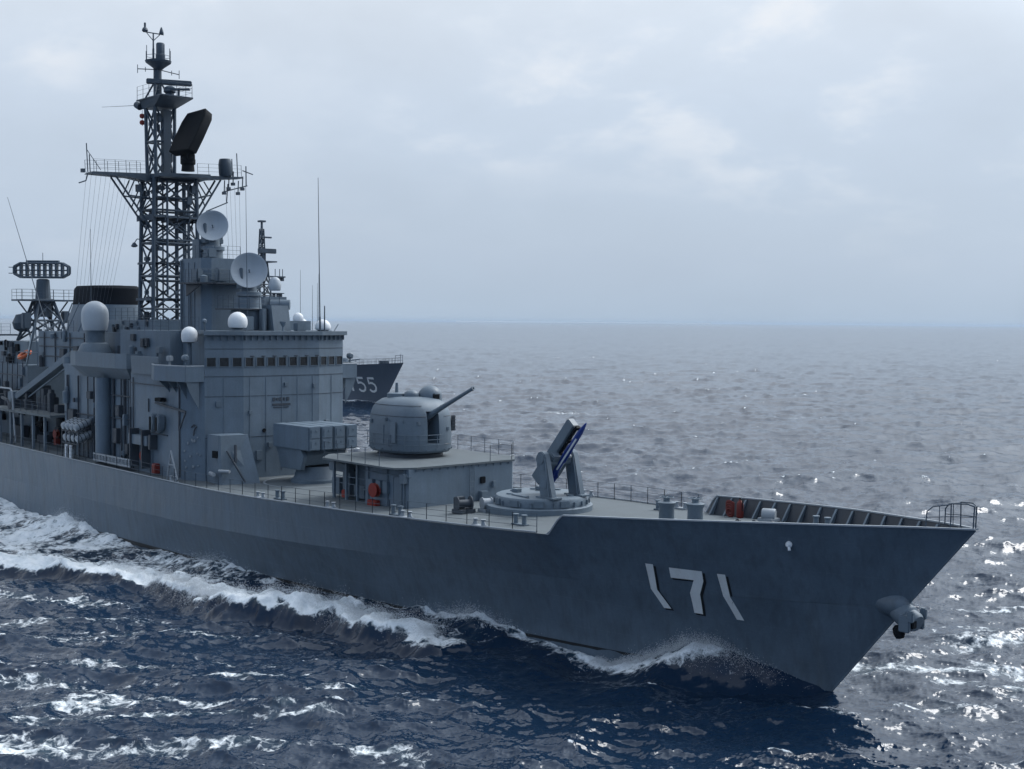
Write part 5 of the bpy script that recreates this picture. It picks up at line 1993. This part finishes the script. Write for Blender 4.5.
loft_rings(mb, [superell(-85.9, 0, 4.2, 3.0, 15.9, 3.2, 40), superell(-85.9, 0, 4.0, 2.7, 17.6, 3.2, 40), superell(-85.8, 0, 3.75, 2.4, 18.75, 3.0, 40)])
funnel = mb.build('funnel', M['grey'], ship, smooth=35)
mb = MB()
loft_rings(mb, [superell(-85.8, 0, 3.76, 2.41, 18.753, 3.0, 40), superell(-85.75, 0, 3.65, 2.3, 20.2, 3.0, 40), superell(-85.75, 0, 3.4, 2.1, 20.45, 3.0, 40)])
for x in (-87.6, -86.0, -84.4):
    mb.lathe([(.6, 20.2), (.62, 20.5), (.5, 20.5), (.45, 20.3)], (x, .3, 0), n=16)
mb.build('funnel_cap', M['soot'], funnel, smooth=35)
mb = MB()
mb.tube((-84, -3.5, 16.3), (-84, -2.4, 18.9), .08); mb.tube((-88, -3.4, 16.3), (-88, -2.3, 18.9), .06); mb.tube((-86, -3.7, 16.3), (-86, -2.5, 18.9), .05)
mb.build('steam_pipe', M['grey2'], funnel)
whip((-90.5, -3.6, 16.3), (-97.5, -4.6, 29.0), ship, .05, .02)
whip((-80.5, -3.8, 16.3), (-80.3, -3.9, 25.2), ship, .04, .015)
guardrail([(-78.6, -6.0, 13.62), (-84, -3.9, 16.3), (-91.9, -3.85, 16.3)][1:], 'house_rail', upper, M['mast'], step=1.2)

random.seed(12)
def clutter(n, x0, x1, y, z0, z1, name, parent, mats, depth=.4, smin=.25, smax=.9):
    """small boxes, ducts and bottles fixed to a wall that faces starboard"""
    for k in range(n):
        x, z = random.uniform(x0, x1), random.uniform(z0, z1)
        w_, h_ = random.uniform(smin, smax), random.uniform(smin, smax)
        d_ = random.uniform(.12, depth)
        mb = MB()
        if k % 3 == 0:
            mb.lathe([(w_ * .3, -h_ * .6), (w_ * .32, h_ * .5), (w_ * .2, h_ * .62), (0, h_ * .64)], (x, y - w_ * .3, z), n=10)
        else:
            mb.box((x, y - d_ / 2 - .004, z), (w_, d_, h_), bev=.03)
            mb.box((x, y - d_ - .01, z + h_ * .1), (w_ * .3, .03, h_ * .12))
        mb.build(name, M[mats[k % len(mats)]], parent, smooth=35)


clutter(16, -79.8, -67.0, -6.3, 6.6, 12.4, 'wall_fitting', mid, ('grey2', 'darkgrey', 'grey'))
clutter(14, -91, -79.8, -3.9, 13.4, 16.0, 'wall_fitting', upper, ('grey2', 'darkgrey'))
clutter(10, -78.5, -70.5, -3.0, 16.5, 17.2, 'wall_fitting', upper, ('darkgrey', 'grey2'), .3, .2, .5)
clutter(10, -69.8, -63.6, -5.6, 13.8, 16.2, 'wall_fitting', lower, ('grey2', 'darkgrey'))
mb = MB()
for z in (14.0, 14.9, 15.7):
    mb.tube((-91.5, -4.0, z), (-79.6, -4.0, z + .05), .045)
for x in (-81.5, -84.6, -87.9, -90.4):
    mb.tube((x, -4.0, 13.0), (x, -4.0, 16.2), .06)
mb.build('cable_run', M['darkgrey'], upper)
ladder((-79.0, -3.15, 13.7), (-79.0, -3.15, 17.3), (1, 0, 0), .4, upper, M['darkgrey'])
ladder((-67.9, -6.42, 6.0), (-67.9, -6.42, 13.5), (1, 0, 0), .4, mid, M['darkgrey'])
guardrail([(-78.6, -3.0, 17.4), (-70.3, -3.0, 17.4)], 'house_rail', upper, M['mast'], step=1.2)
guardrail([(-69.9, -5.9, 16.6), (-63.3, -5.2, 16.6)], 'house_rail', upper, M['mast'], step=1.2)
# ------------------------------------------------------------------ after part of the ship
mb = MB()
mb.prism([(-80.35, -3.9), (-112, -3.9), (-112, 3.9), (-80.35, 3.9)], 'z', 5.8, 9.0)
aft = mb.build('after_deckhouse', M['grey'], ship)
mb = MB()
mb.prism([(-80.35, -7.6), (-112.5, -7.5), (-112.5, 7.5), (-80.35, 7.6)], 'z', 9.003, 9.2)
mb.build('boat_deck', M['deck'], aft)
mb = MB()
for x in np.arange(-82.0, -112, -2.6):
    for sd in (-1, 1):
        mb.box((x, sd * 7.35, 7.5), (.2, .2, 3.0))
mb.build('deck_pillar', M['grey2'], aft)
mb = MB()
for x, y, w_, h_ in ((-83.5, -4.6, 1.4, 1.2), (-85.8, -4.4, 1.0, 1.7), (-88.0, -5.0, 1.6, .9), (-91.0, -4.5, 1.2, 1.5), (-95, -4.5, 2.0, 1.3)):
    mb.box((x, y, 6.0 + h_ / 2), (w_, .8, h_), bev=.05)
mb.build('deck_machinery', M['darkgrey'], aft)
mb = MB()
mb.lathe([(.4, -.16), (.4, -.12), (.18, -.1), (.18, .1), (.4, .12), (.4, .16)], (-83.9, -5.6, 7.3), axis=(0, 1, 0), n=20)
mb.box((-84.0, -5.5, 6.6), (.6, .4, .6), bev=.05)
mb.build('fire_hose_reel', M['red'], aft, smooth=35)
mb = MB()
mb.path([(-96, -7.45, 11.1), (-89.6, -7.45, 11.1), (-89.2, -7.45, 10.8), (-89.0, -7.45, 9.4), (-88.4, -7.5, 6.3)], .085)
mb.build('boat_davit', M['pale'], ship)
mb = MB()
mb.path([(-92, -7.35, 10.2), (-90.6, -7.35, 10.0), (-89.9, -7.4, 9.2)], .13)
mb.build('davit_cleat', M['darkgrey'], ship)
cr0, cr1 = Vector((-92.0, -5.9, 10.1)), Vector((-81.2, -5.2, 14.3))
mb = MB()
mb.bar(cr0, cr1, .75, .55)
mb.box(cr0 + Vector((-.5, 0, .1)), (1.4, 1.0, 1.0), bev=.08)
mb.bar(cr0 + Vector((1.5, 0, -.2)), cr1 + Vector((-1.5, 0, -1.2)), .12, .12)
crane = mb.build('boat_crane', M['grey2'], ship)
mb = MB().lathe([(.55, 9.2), (.5, 13.2), (.65, 13.4), (.65, 14.2), (0, 14.3)], (-81.6, -5.2, 0), n=20)
mb.build('crane_post', M['grey2'], crane, smooth=35)
mb = MB()
for k in range(34):
    x = -82.5 - k * .55 + random.uniform(-.2, .2); y = random.uniform(-6.2, -4.4); h_ = random.uniform(.5, 2.2)
    mb.box((x, y, 9.2 + h_ / 2), (random.uniform(.3, .9), random.uniform(.3, .8), h_), bev=.04)
mb.build('deck_locker', M['darkgrey'], aft)
mb = MB()
mb.prism([(-94.5, -4.0), (-107, -4.0), (-107, 4.0), (-94.5, 4.0)], 'z', 9.203, 13.0)
mb.prism([(-97, -3.0), (-105, -3.0), (-105, 3.0), (-97, 3.0)], 'z', 13.003, 15.2)
amh = mb.build('after_mast_house', M['grey2'], ship)
mb = MB()
lattice(mb, (-100.6, 0), (-100.6, 0), (1.9, 1.9), (.7, .7), 15.2, 19.3, 2, .16, .10)
mb.lathe([(.85, 17.6), (.75, 19.4), (.62, 21.3), (.4, 21.4), (0, 21.4)], (-100.6, 0, 0), n=16)
amast = mb.build('after_mast', M['mast'], ship)
mb = MB()
mb.box((-100.6, 0, 19.25), (2.6, 5.4, .16)); mb.box((-101.4, -3.6, 15.8), (1.8, 2.0, .15))
mb.bar((-100.6, -2.5, 19.15), (-100.6, -.9, 17.0), .12, .12); mb.bar((-100.6, 2.5, 19.15), (-100.6, .9, 17.0), .12, .12)
mb.build('mast_platform', M['mast'], amast)
guardrail([(-99.35, -2.65, 19.33), (-101.85, -2.65, 19.33), (-101.85, 2.65, 19.33), (-99.35, 2.65, 19.33), (-99.35, -2.65, 19.33)], 'platform_rail', amast, M['mast'], step=1.0)
guardrail([(-100.6, -4.55, 15.9), (-102.2, -4.55, 15.9), (-102.2, -2.7, 15.9)], 'platform_rail', amast, M['mast'], step=.8)
mb = MB()
mb.lathe([(0, -.9), (.7, -.5), (.85, .1), (.5, .9), (0, 1.0)], (-101.2, -2.0, 16.9), n=16)
mb.box((-99.4, -2.2, 17.2), (.8, .8, 1.6), bev=.1); mb.box((-100, 2.0, 17.6), (.7, .7, 1.2), bev=.1)
mb.tube((-102.1, -4.4, 15.9), (-102.3, -4.6, 18.6), .03)
mb.build('sensor_pod', M['mast'], amast)
# cage aerial of the air warning radar
wd, fd = Vector((.70, .714, 0)), Vector((.714, -.70, 0))
ca_ = Vector((-100.6, 0, 22.25))
mb = MB()
out = [(-2.75, -.35), (-2.1, -.70), (2.1, -.70), (2.75, -.35), (2.75, .35), (2.1, .70), (-2.1, .70), (-2.75, .35)]
for off in (0, .5):
    P = [ca_ + wd * a + Vector((0, 0, c)) + fd * off for a, c in out]
    mb.path(P + [P[0]], .12)
    mb.tube(ca_ - wd * 2.7 + fd * off, ca_ + wd * 2.7 + fd * off, .06)
for k in range(8):
    a = -2.1 + k * .6
    mb.box(ca_ + wd * a + fd * .25, (.5, .2, 1.4), rot=Matrix((fd, wd, Vector((0, 0, 1)))).transposed())
    mb.tube(ca_ + wd * (a + .3) + fd * .5 + Vector((0, 0, .45)), ca_ + wd * (a + .3) - fd * .5 + Vector((0, 0, .45)), .05)
    mb.tube(ca_ + wd * (a + .3) + fd * .5 - Vector((0, 0, .45)), ca_ + wd * (a + .3) - fd * .5 - Vector((0, 0, .45)), .05)
mb.box(ca_ + Vector((0, 0, .88)), (.4, 3.3, .22), rot=Matrix((fd, wd, Vector((0, 0, 1)))).transposed())
for s_ in (-.3, .3):
    mb.tube(ca_ - wd * 2.7 + Vector((0, 0, s_)), ca_ - wd * 3.5 + Vector((0, 0, s_)), .04)
mb.tube(ca_ + Vector((0, 0, 1.0)), ca_ + Vector((0, 0, 1.75)), .03)
mb.build('cage_aerial', M['mast'], amast)
mb = MB()
mb.bar((-93.2, -4.6, 13), (-96, -3.0, 15.8), .14, .14); mb.bar((-93.2, -4.6, 13), (-91.5, -4.4, 17.0), .10, .10); mb.bar((-90.5, -4.6, 13), (-91.5, -4.4, 17.0), .10, .10)
mb.bar((-95, -4.6, 14.3), (-90.2, -4.6, 14.3), .08, .08)
mb.build('derrick_frame', M['grey2'], amh)
mb = MB()
mb.prism([(-112.6, -5.5), (-125, -5.5), (-125, 5.5), (-112.6, 5.5)], 'z', 5.8, 8.6)
mb.build('quarterdeck_house', M['grey'], ship)

clutter(14, -106, -95, -4.0, 9.6, 12.7, 'wall_fitting', amh, ('darkgrey', 'grey2'))
clutter(12, -104.5, -97.2, -3.0, 13.2, 15.0, 'wall_fitting', amh, ('darkgrey', 'black'))
clutter(22, -110, -81, -3.9, 6.4, 8.7, 'wall_fitting', aft, ('darkgrey', 'black', 'grey2'), .6, .4, 1.2)
mb = MB()
for k in range(9):
    mb.bar((-94.8 - k * 1.3, -4.4, 9.2), (-95.4 - k * 1.3, -4.1, 13.2), .09, .09)
mb.bar((-94.5, -4.25, 12.0), (-106.5, -4.25, 12.0), .08, .08)
mb.build('frame_stay', M['darkgrey'], amh)
guardrail([(-94.6, -3.95, 13.0), (-106.9, -3.95, 13.0)], 'house_rail', amh, M['mast'], step=1.2)
guardrail([(-80.5, -7.5, 9.2), (-88.5, -7.5, 9.2)], 'house_rail', aft, M['mast'], step=1.3)
# ------------------------------------------------------------------ loose things on deck
proto = thing('life_raft_canister', 'pale life raft canister, aftmost of the upper row in the rack', 'life raft', (-77.0, -7.25, 8.75), 'life raft canisters in the side rack')
c0 = Vector((-77.0, -7.25, 8.75))
mb = MB().lathe([(0, -.72), (.24, -.70), (.31, -.6), (.32, 0), (.31, .6), (.24, .70), (0, .72)], c0, axis=(0, .93, .36), n=20)
mb.build('canister_shell', M['pale'], proto, smooth=35)
mb = MB()
for k in (-.35, .0, .35):
    mb.lathe([(.325, -.03), (.345, -.03), (.345, .03), (.325, .03)], c0 + Vector((0, .93, .36)).normalized() * k, axis=(0, .93, .36), n=20, cap=False)
mb.build('strap', M['darkgrey'], proto)
words_ = ['aftmost', 'second from aft', 'second from the bow', 'nearest the bow']
first = True
for row in range(2):
    for k in range(4):
        o = proto if first else copy_tree(proto)
        first = False
        o.location = (-77.0 + k * .82, -7.25 + row * .15, 8.75 - row * .95)
        o['label'] = 'pale life raft canister, %s in the %s row of the side rack' % (words_[k], ('upper', 'lower')[row])
mb = MB()
for x in (-77.4, -76.58, -75.76, -74.94, -74.1):
    mb.bar((x, -7.75, 6.0), (x, -7.75, 8.4), .07, .07); mb.bar((x, -6.6, 6.0), (x, -6.6, 9.2), .07, .07)
    mb.bar((x, -7.8, 8.2), (x, -6.6, 8.65), .06, .06); mb.bar((x, -7.7, 7.25), (x, -6.5, 7.7), .06, .06)
mb.bar((-77.4, -7.75, 8.2), (-74.1, -7.75, 8.2), .07, .07); mb.bar((-77.4, -7.75, 7.2), (-74.1, -7.75, 7.2), .07, .07)
mb.build('raft_rack', M['darkgrey'], ship)
gw = thing('gangway', 'long pale aluminium gangway lashed along the starboard deck edge', 'gangway', (-68.0, -7.7, 6.2))
mb = MB()
mb.box((-68.0, -7.72, 6.75), (6.6, .10, .10)); mb.box((-68.0, -7.72, 6.25), (6.6, .10, .14)); mb.box((-68, -7.60, 6.5), (6.5, .04, .36))
for k in range(12):
    mb.box((-71.2 + k * .58, -7.72, 6.5), (.05, .08, .4))
mb.build('side_rail', M['pale'], gw)
mb = MB()
mb.box((-68.0, -7.35, 6.3), (6.6, .45, .06))
mb.build('tread_plate', M['grey2'], gw)
for k, (x, y, nm) in enumerate(((-76.3, -7.85, ''), (-75.4, -7.85, ''))):
    mb = MB().lathe([(.13, 5.9), (.13, 7.0), (.16, 7.05), (0, 7.1)], (x, y, 0), n=14)
    mb.build('mooring_post', M['white'], ship, smooth=35)
lf = thing('life_float', 'orange life float lashed on the after house roof', 'life float', (-95.2, -3.8, 13.3))
mb = MB()
ring = [Vector((-95.2 + .75 * math.cos(a), -4.0 + .45 * math.sin(a), 14.0 + .3 * math.sin(a))) for a in np.linspace(0, 2 * math.pi, 25)]
mb.path(ring, .17, n=10)
mb.build('float_tube', M['orange'], lf, smooth=60)
mb = MB()
for k in range(0, 24, 6):
    mb.path([ring[k] + Vector((0, -.25, 0)), ring[k + 3] * .5 + ring[k] * .5 + Vector((0, -.25, 0)), ring[k + 6] + Vector((0, -.25, 0))], .02)
mb.build('grab_line', M['rope'], lf)
for k, (x, y, mat) in enumerate(((-16.9, 4.8, 'red'), (-16.1, 4.6, 'red'))):
    z = deck_z(-x, y)
    t_ = thing('fire_extinguisher' if k else 'hose_bundle', ['dark red coiled hose bundle against the port bow bulwark', 'dark red upright cylinder just ahead of the coiled hose bundle'][k], ['hose', 'extinguisher'][k], (x, y, z))
    mb = MB()
    if k == 0:
        mb.box((x, y + .05, z + .45), (.4, .16, .8), bev=.05)
        for q in range(4):
            mb.lathe([(.22, -.05), (.3, 0), (.22, .05), (.14, 0), (.22, -.05)], (x, y - .08, z + .25 + .14 * q), axis=(0, 1, .2), n=14, cap=False)
        mb.build('hose_coil', M['darkred'], t_, smooth=35)
    else:
        mb.lathe([(.17, 0), (.19, .05), (.19, .75), (.12, .9), (.05, .95), (.05, 1.02), (0, 1.02)], (x, y, z), n=16)
        mb.build('cylinder_body', M['darkred'], t_, smooth=35)
        mb = MB()
        mb.tube((x, y, z + 1.0), (x, y, z + 1.1), .04); mb.path([(x, y, z + 1.03), (x + .2, y - .05, z + .95), (x + .24, y - .06, z + .4)], .03)
        mb.build('nozzle', M['black'], t_)
# white cable reel cover on the port bow
mb = MB()
zc = deck_z(13.4, 3.6)
mb.lathe([(.30, -.35), (.33, -.3), (.33, .3), (.30, .35)], (-13.4, 3.6, zc + .36), axis=(1, .5, 0), n=20)
mb.box((-13.4, 3.6, zc + .1), (.9, .8, .2), bev=.03)
mb.build('reel_cover', M['pale'], ship, smooth=35)

# ------------------------------------------------------------------ the second ship, further off on the port side
far = thing('distant_warship', 'smaller looking dark warship behind the near bridge, bow number ending 55', 'warship', (FAR[0], FAR[1], 0))
FX, FY = FAR
FS = FX + 5.5


def f_top(s): return interp(s, [-.1, 4, 10, 20, 32, 50, 110, 137], [.15, 1.9, 3.7, 5.6, 6.7, 7.3, 7.3, 6.2])
def f_wl(s): return interp(s, [7.0, 10, 20, 40, 60, 110, 137], [0.02, .6, 2.8, 6.0, 7.0, 7.0, 5.6])
def f_z(s): return interp(s, [-.1, 5, 15, 30, 50, 137], [9.05, 8.75, 8.2, 7.5, 6.8, 6.0])


def f_hull_y(s, z):
    zt = float(f_z(s)); yt = float(f_top(s))
    if s < 7:
        z0 = float(np.interp(s, [-.1, 7], [9.0, 0])); yw = 0.02
    else:
        z0 = 0.0; yw = float(f_wl(s))
    t = min(max((z - z0) / max(zt - z0, .05), 0), 1)
    return yw + (yt - yw) * (.35 * t + .65 * t * t)


mb = MB()
deck_l = {}
for side in (-1, 1):
    rows = []
    for s in np.concatenate([np.linspace(-.1, 10, 20), np.linspace(11, 137, 50)]):
        zt = float(f_z(s)); z0 = float(np.interp(s, [-.1, 7], [9.0, 0])) if s < 7 else -2.0
        rows.append([mb.bm.verts.new((FX - s, FY + side * (f_hull_y(s, z0 + (zt - z0) * k / 9) + .02), z0 + (zt - z0) * k / 9)) for k in range(10)])
    for a, c in zip(rows[:-1], rows[1:]):
        for k in range(9):
            mb.bm.faces.new((a[k], a[k + 1], c[k + 1], c[k]))
    deck_l[side] = [r[-1] for r in rows]
for (a, c), (a2, c2) in zip(zip(deck_l[-1][:-1], deck_l[-1][1:]), zip(deck_l[1][:-1], deck_l[1][1:])):
    mb.bm.faces.new((a, c, c2, a2))
fh = mb.build('hull', M['farhull'], far, smooth=50)
mb = MB()
for side in (-1, 1):
    P = [(FX - s, FY + side * (float(f_top(s)) - .15), float(f_z(s))) for s in np.linspace(.5, 38, 22)]
    for a, c in zip(P[:-1], P[1:]):
        mb.tube(a, Vector(a) + Vector((0, 0, 1.1)), .035, n=5)
        for h_ in (.55, 1.08):
            mb.tube(Vector(a) + Vector((0, 0, h_)), Vector(c) + Vector((0, 0, h_)), .022, n=4)
mb.path([(FX - .2, FY, 9.0), (FX - .1, FY, 10.6), (FX - 1.6, FY - .7, 10.5), (FX - 1.7, FY - .8, 8.9)], .05)
mb.path([(FX - .9, FY, 9.0), (FX - .8, FY, 10.8)], .05)
mb.box((FX - 6.0, FY, 8.9), (1.2, 1.0, .8), bev=.1); mb.box((FX - 8.5, FY + 1, 8.8), (1.0, 1.0, .9), bev=.1)
mb.build('bow_railing', M['mast'], far)


def digit_strip(pts, width, side, name, x0, parent):
    """numeral drawn as a broad stroke on the far hull; pts in (metres aft of x0, height)"""
    mb = MB()
    rows = []
    for i, (u, z) in enumerate(pts):
        a = pts[max(i - 1, 0)]; c = pts[min(i + 1, len(pts) - 1)]
        d = Vector((c[0] - a[0], c[1] - a[1])).normalized()
        n_ = Vector((-d.y, d.x)) * width / 2
        row = []
        for q in (-1, 1):
            s = x0 + u + n_.x * q; zz_ = z + n_.y * q
            row.append(mb.bm.verts.new((FX - s, FY + side * (f_hull_y(s, zz_) + .05), zz_)))
        rows.append(row)
    for a, c in zip(rows[:-1], rows[1:]):
        mb.bm.faces.new((a[0], a[1], c[1], c[0]))
    return mb.build(name, M['number'], parent)


five = [(-.95, 6.1), (-.2, 6.1), (.62, 6.1), (.66, 5.5), (.70, 4.95), (.3, 5.12), (-.2, 5.1), (-.75, 4.75), (-.92, 4.2), (-.7, 3.6), (-.1, 3.3), (.5, 3.4), (.9, 3.75)]
five = [(u, z - .45) for u, z in five]
for x0 in (8.7, 11.6):
    digit_strip(five, .45, -1, 'hull_number', x0, fh)
digit_strip([(0, 5.75), (0, 4.3), (0, 2.8)], .5, -1, 'hull_number', 14.2, fh)
mb = MB()
for z0, z1, x0, x1, hw in ((6, 9.2, 38, 95, 6.4), (9.2, 12.3, 40, 75, 6.0), (12.3, 15.2, 41, 60, 6.6), (15.2, 17.3, 46, 60, 4.2)):
    mb.prism([(FS - x0, FY - hw), (FS - x0, FY + hw), (FS - x1, FY + hw), (FS - x1, FY - hw)], 'z', z0 + .003, z1)
fs = mb.build('superstructure', M['grey2'], far)
mb = MB()
for k in range(9):
    mb.box((FS - 40.98, FY - 5.4 + k * 1.35, 14.1), (.06, .95, .6))
mb.build('window', M['glass'], fs)
mb = MB()
lattice(mb, (FS - 60, FY), (FS - 60.3, FY), (2.1, 2.1), (.9, .9), 15.2, 31, 6, .2, .12)
lattice(mb, (FS - 60.3, FY), (FS - 60.3, FY), (.6, .6), (.35, .35), 31, 38.5, 4, .14, .09)
mb.tube((FS - 60.3, FY, 38.5), (FS - 60.3, FY, 40.3), .3, .25); mb.box((FS - 60.3, FY, 40.3), (1.4, 1.4, .4))
fm = mb.build('lattice_mast', M['mast'], far)
mb = MB()
mb.prism([(FS - 57.8, FY - 2.6), (FS - 57.8, FY + 2.6), (FS - 62.5, FY + 2.6), (FS - 62.5, FY - 2.6)], 'z', 30.8, 31.1)
mb.prism([(FS - 59, FY - 5.6), (FS - 59, FY + 5.6), (FS - 61, FY + 5.6), (FS - 61, FY - 5.6)], 'z', 27.4, 27.7)
mb.prism([(FS - 58.6, FY - 5.0), (FS - 58.6, FY + 5.0), (FS - 61, FY + 5.0), (FS - 61, FY - 5.0)], 'z', 23.6, 23.8)
for y in (-5.4, 5.4, 4.6, -4.6, 3.4):
    mb.tube((FS - 60, FY + y, 27.5), (FS - 60, FY + y, 29.4), .09)
    mb.box((FS - 60, FY + y, 27.0), (.5, .5, .8)); mb.box((FS - 60, FY + y * .9, 23.2), (.5, .6, 1.0))
mb.build('mast_platform', M['mast'], fm)
mb = MB()
mb.box((FS - 58.6, FY + .4, 33.4), (.8, 4.6, 1.1), bev=.1); mb.box((FS - 59.4, FY, 32.0), (.7, .7, 2.0)); mb.box((FS - 59.6, FY + .6, 36.6), (.6, 3.0, .35), bev=.05)
mb.build('radar_scanner', M['mast'], fm)
mb = MB()
mb.lathe([(1.2, 0), (1.4, .3), (1.5, 1.4), (1.3, 2.0)] + [(1.3 * math.cos(a), 2.0 + 1.2 * math.sin(a)) for a in (.4, .8, 1.2)] + [(0, 3.2)], (FS - 56.2, FY + 1.0, 24.2), n=20)
mb.build('director_radome', M['dish'], far, smooth=40)
mb = MB()
mb.prism([(FS - 55, FY - 2.4), (FS - 55, FY + 3.4), (FS - 59, FY + 3.4), (FS - 59, FY - 2.4)], 'z', 17.303, 22.8)
mb.lathe([(1.15, -2.2), (1.15, 2.2)], (FS - 53.5, FY + .8, 21.0), axis=(.6, .75, 0), n=20)
mb.build('director_house', M['grey2'], far)
mb = MB()
for y, z, r_ in ((3.4, 18.0, 1.2), (4.6, 16.8, 1.0)):
    mb.lathe([(r_ * .8, -1.2), (r_, -.4), (r_, 0)] + [(r_ * math.cos(a), r_ * math.sin(a)) for a in (.4, .8, 1.2)] + [(0, r_)], (FS - 50, FY + y, z), n=18)
mb.build('satellite_radome', M['white'], far, smooth=40)
for y, x, z1 in ((4.6, 51, 29), (5.9, 48, 25.5), (6.3, 46, 28.0), (6.6, 47, 26)):
    mb = MB().tube((FS - x, FY + y, 15.2), (FS - x, FY + y, z1), .07, .03)
    mb.build('whip_antenna', M['mast'], far)
mb = MB()
mb.lathe([(2.0, 6.8), (2.0, 7.6), (1.9, 8.6), (1.2, 9.5), (0, 9.7)], (FS - 26, FY, 0), n=20)
mb.tube((FS - 26, FY, 8.8), (FS - 20.5, FY, 9.4), .12)
mb.build('gun_turret', M['grey2'], far, smooth=40)
mb = MB()
mb.prism([(FS - 70, FY - 2.6), (FS - 70, FY + 2.6), (FS - 77, FY + 2.6), (FS - 77, FY - 2.6)], 'z', 12.3, 19)
mb.build('funnel', M['grey2'], far)

# ------------------------------------------------------------------ spray thrown up by the breaking bow wave
g = np.random.default_rng(21)


def spray_points():
    pts = []
    C_ = np.array(CREST)[1:9]
    seg = np.hypot(*(C_[1:, :2] - C_[:-1, :2]).T)
    cum = np.concatenate([[0], np.cumsum(seg)])
    n = 36000
    # clumped along the crest
    cl = g.uniform(0, cum[-1], 90)
    t = np.clip(cl[g.integers(0, 90, n)] + g.normal(0, .5, n), 0, cum[-1] - .01)
    x = np.interp(t, cum, C_[:, 0]); y = np.interp(t, cum, C_[:, 1])
    up = np.abs(g.normal(0, .22, n)) + g.exponential(.10, n)
    off = g.normal(.25, .45, n)
    pts.append((x + g.normal(0, .25, n), y + off, up, g.uniform(.004, .015, n)))
    n = 24000
    s = np.concatenate([g.normal(12.6, 1.3, n // 2), g.uniform(12, 19, n - n // 2)])
    hgt = np.interp(s, [8, 10.5, 12.5, 14.5, 19], [.05, .25, .38, .30, .08])
    yb = -y_wl(s) - np.abs(g.normal(0, .45, n)) - .05
    pts.append((-s, yb, np.abs(g.normal(0, 1, n)) * hgt, g.uniform(.004, .014, n)))
    n = 8000
    s = np.concatenate([g.normal(27.5, 1.6, n // 2), g.normal(75, 1.6, n // 4), g.normal(53, 2.0, n - n // 2 - n // 4)])
    yb = -y_wl(s) - np.abs(g.normal(0, .5, n)) - .1
    pts.append((-s, yb, np.abs(g.normal(0, .3, n)), g.uniform(.005, .016, n)))
    n = 5000
    s = g.uniform(9, 20, n)
    P = np.array(PORT_CREST)
    yb = np.interp(s, -P[::-1][:, 0][::-1], P[:, 1])
    pts.append((-s, yb + g.normal(0, .4, n), np.abs(g.normal(0, .35, n)), g.uniform(.004, .014, n)))
    return [np.concatenate(a) for a in zip(*pts)]


sx_, sy_, su_, sr_ = spray_points()
dist_ = np.hypot(sx_ - CAM[0], sy_ - CAM[1])
_, _, sz_, _, _ = sea_state(sx_, sy_, dist_)
base = np.stack([sx_, sy_, sz_ + su_], -1)
tet = np.array([(1, 1, 1), (1, -1, -1), (-1, 1, -1), (-1, -1, 1)], float)
rotm = g.normal(size=(len(base), 3, 3))
rotm, _ = np.linalg.qr(rotm)
vv = base[:, None, :] + np.einsum('nij,kj->nki', rotm, tet) * sr_[:, None, None]
nv = len(base) * 4
ff = (np.arange(len(base)) * 4)[:, None, None] + np.array([(0, 1, 2), (0, 3, 1), (0, 2, 3), (1, 3, 2)])[None]
me = bpy.data.meshes.new('spray')
me.vertices.add(nv); me.vertices.foreach_set('co', vv.reshape(-1).astype(np.float32))
ff = ff.reshape(-1, 3)
me.loops.add(ff.size); me.loops.foreach_set('vertex_index', ff.ravel().astype(np.int32))
me.polygons.add(len(ff)); me.polygons.foreach_set('loop_start', (np.arange(len(ff)) * 3).astype(np.int32))
me.polygons.foreach_set('loop_total', np.full(len(ff), 3, np.int32))
me.update(); me.validate()
spray = bpy.data.objects.new('spray', me)
scene.collection.objects.link(spray)
tag(spray, 'white spray thrown up along the breaking bow wave of the grey warship', 'spray', kind='stuff')
m, t, b, o_ = newmat('spray_drops')
nn = N(t, 'ShaderNodeTexNoise', i_Scale=4.0)
L(t, ramp(t, nn.outputs['Fac'], [(.3, (.75, .8, .84)), (.7, (.9, .92, .94))]), b.inputs['Base Color'])
b.inputs['Roughness'].default_value = .9
tr = N(t, 'ShaderNodeBsdfTransparent')
mx = N(t, 'ShaderNodeMixShader', i_0=.6)
L(t, tr.outputs[0], mx.inputs[1]); L(t, b.outputs[0], mx.inputs[2]); L(t, mx.outputs[0], o_.inputs[0])
spray.data.materials.append(m)
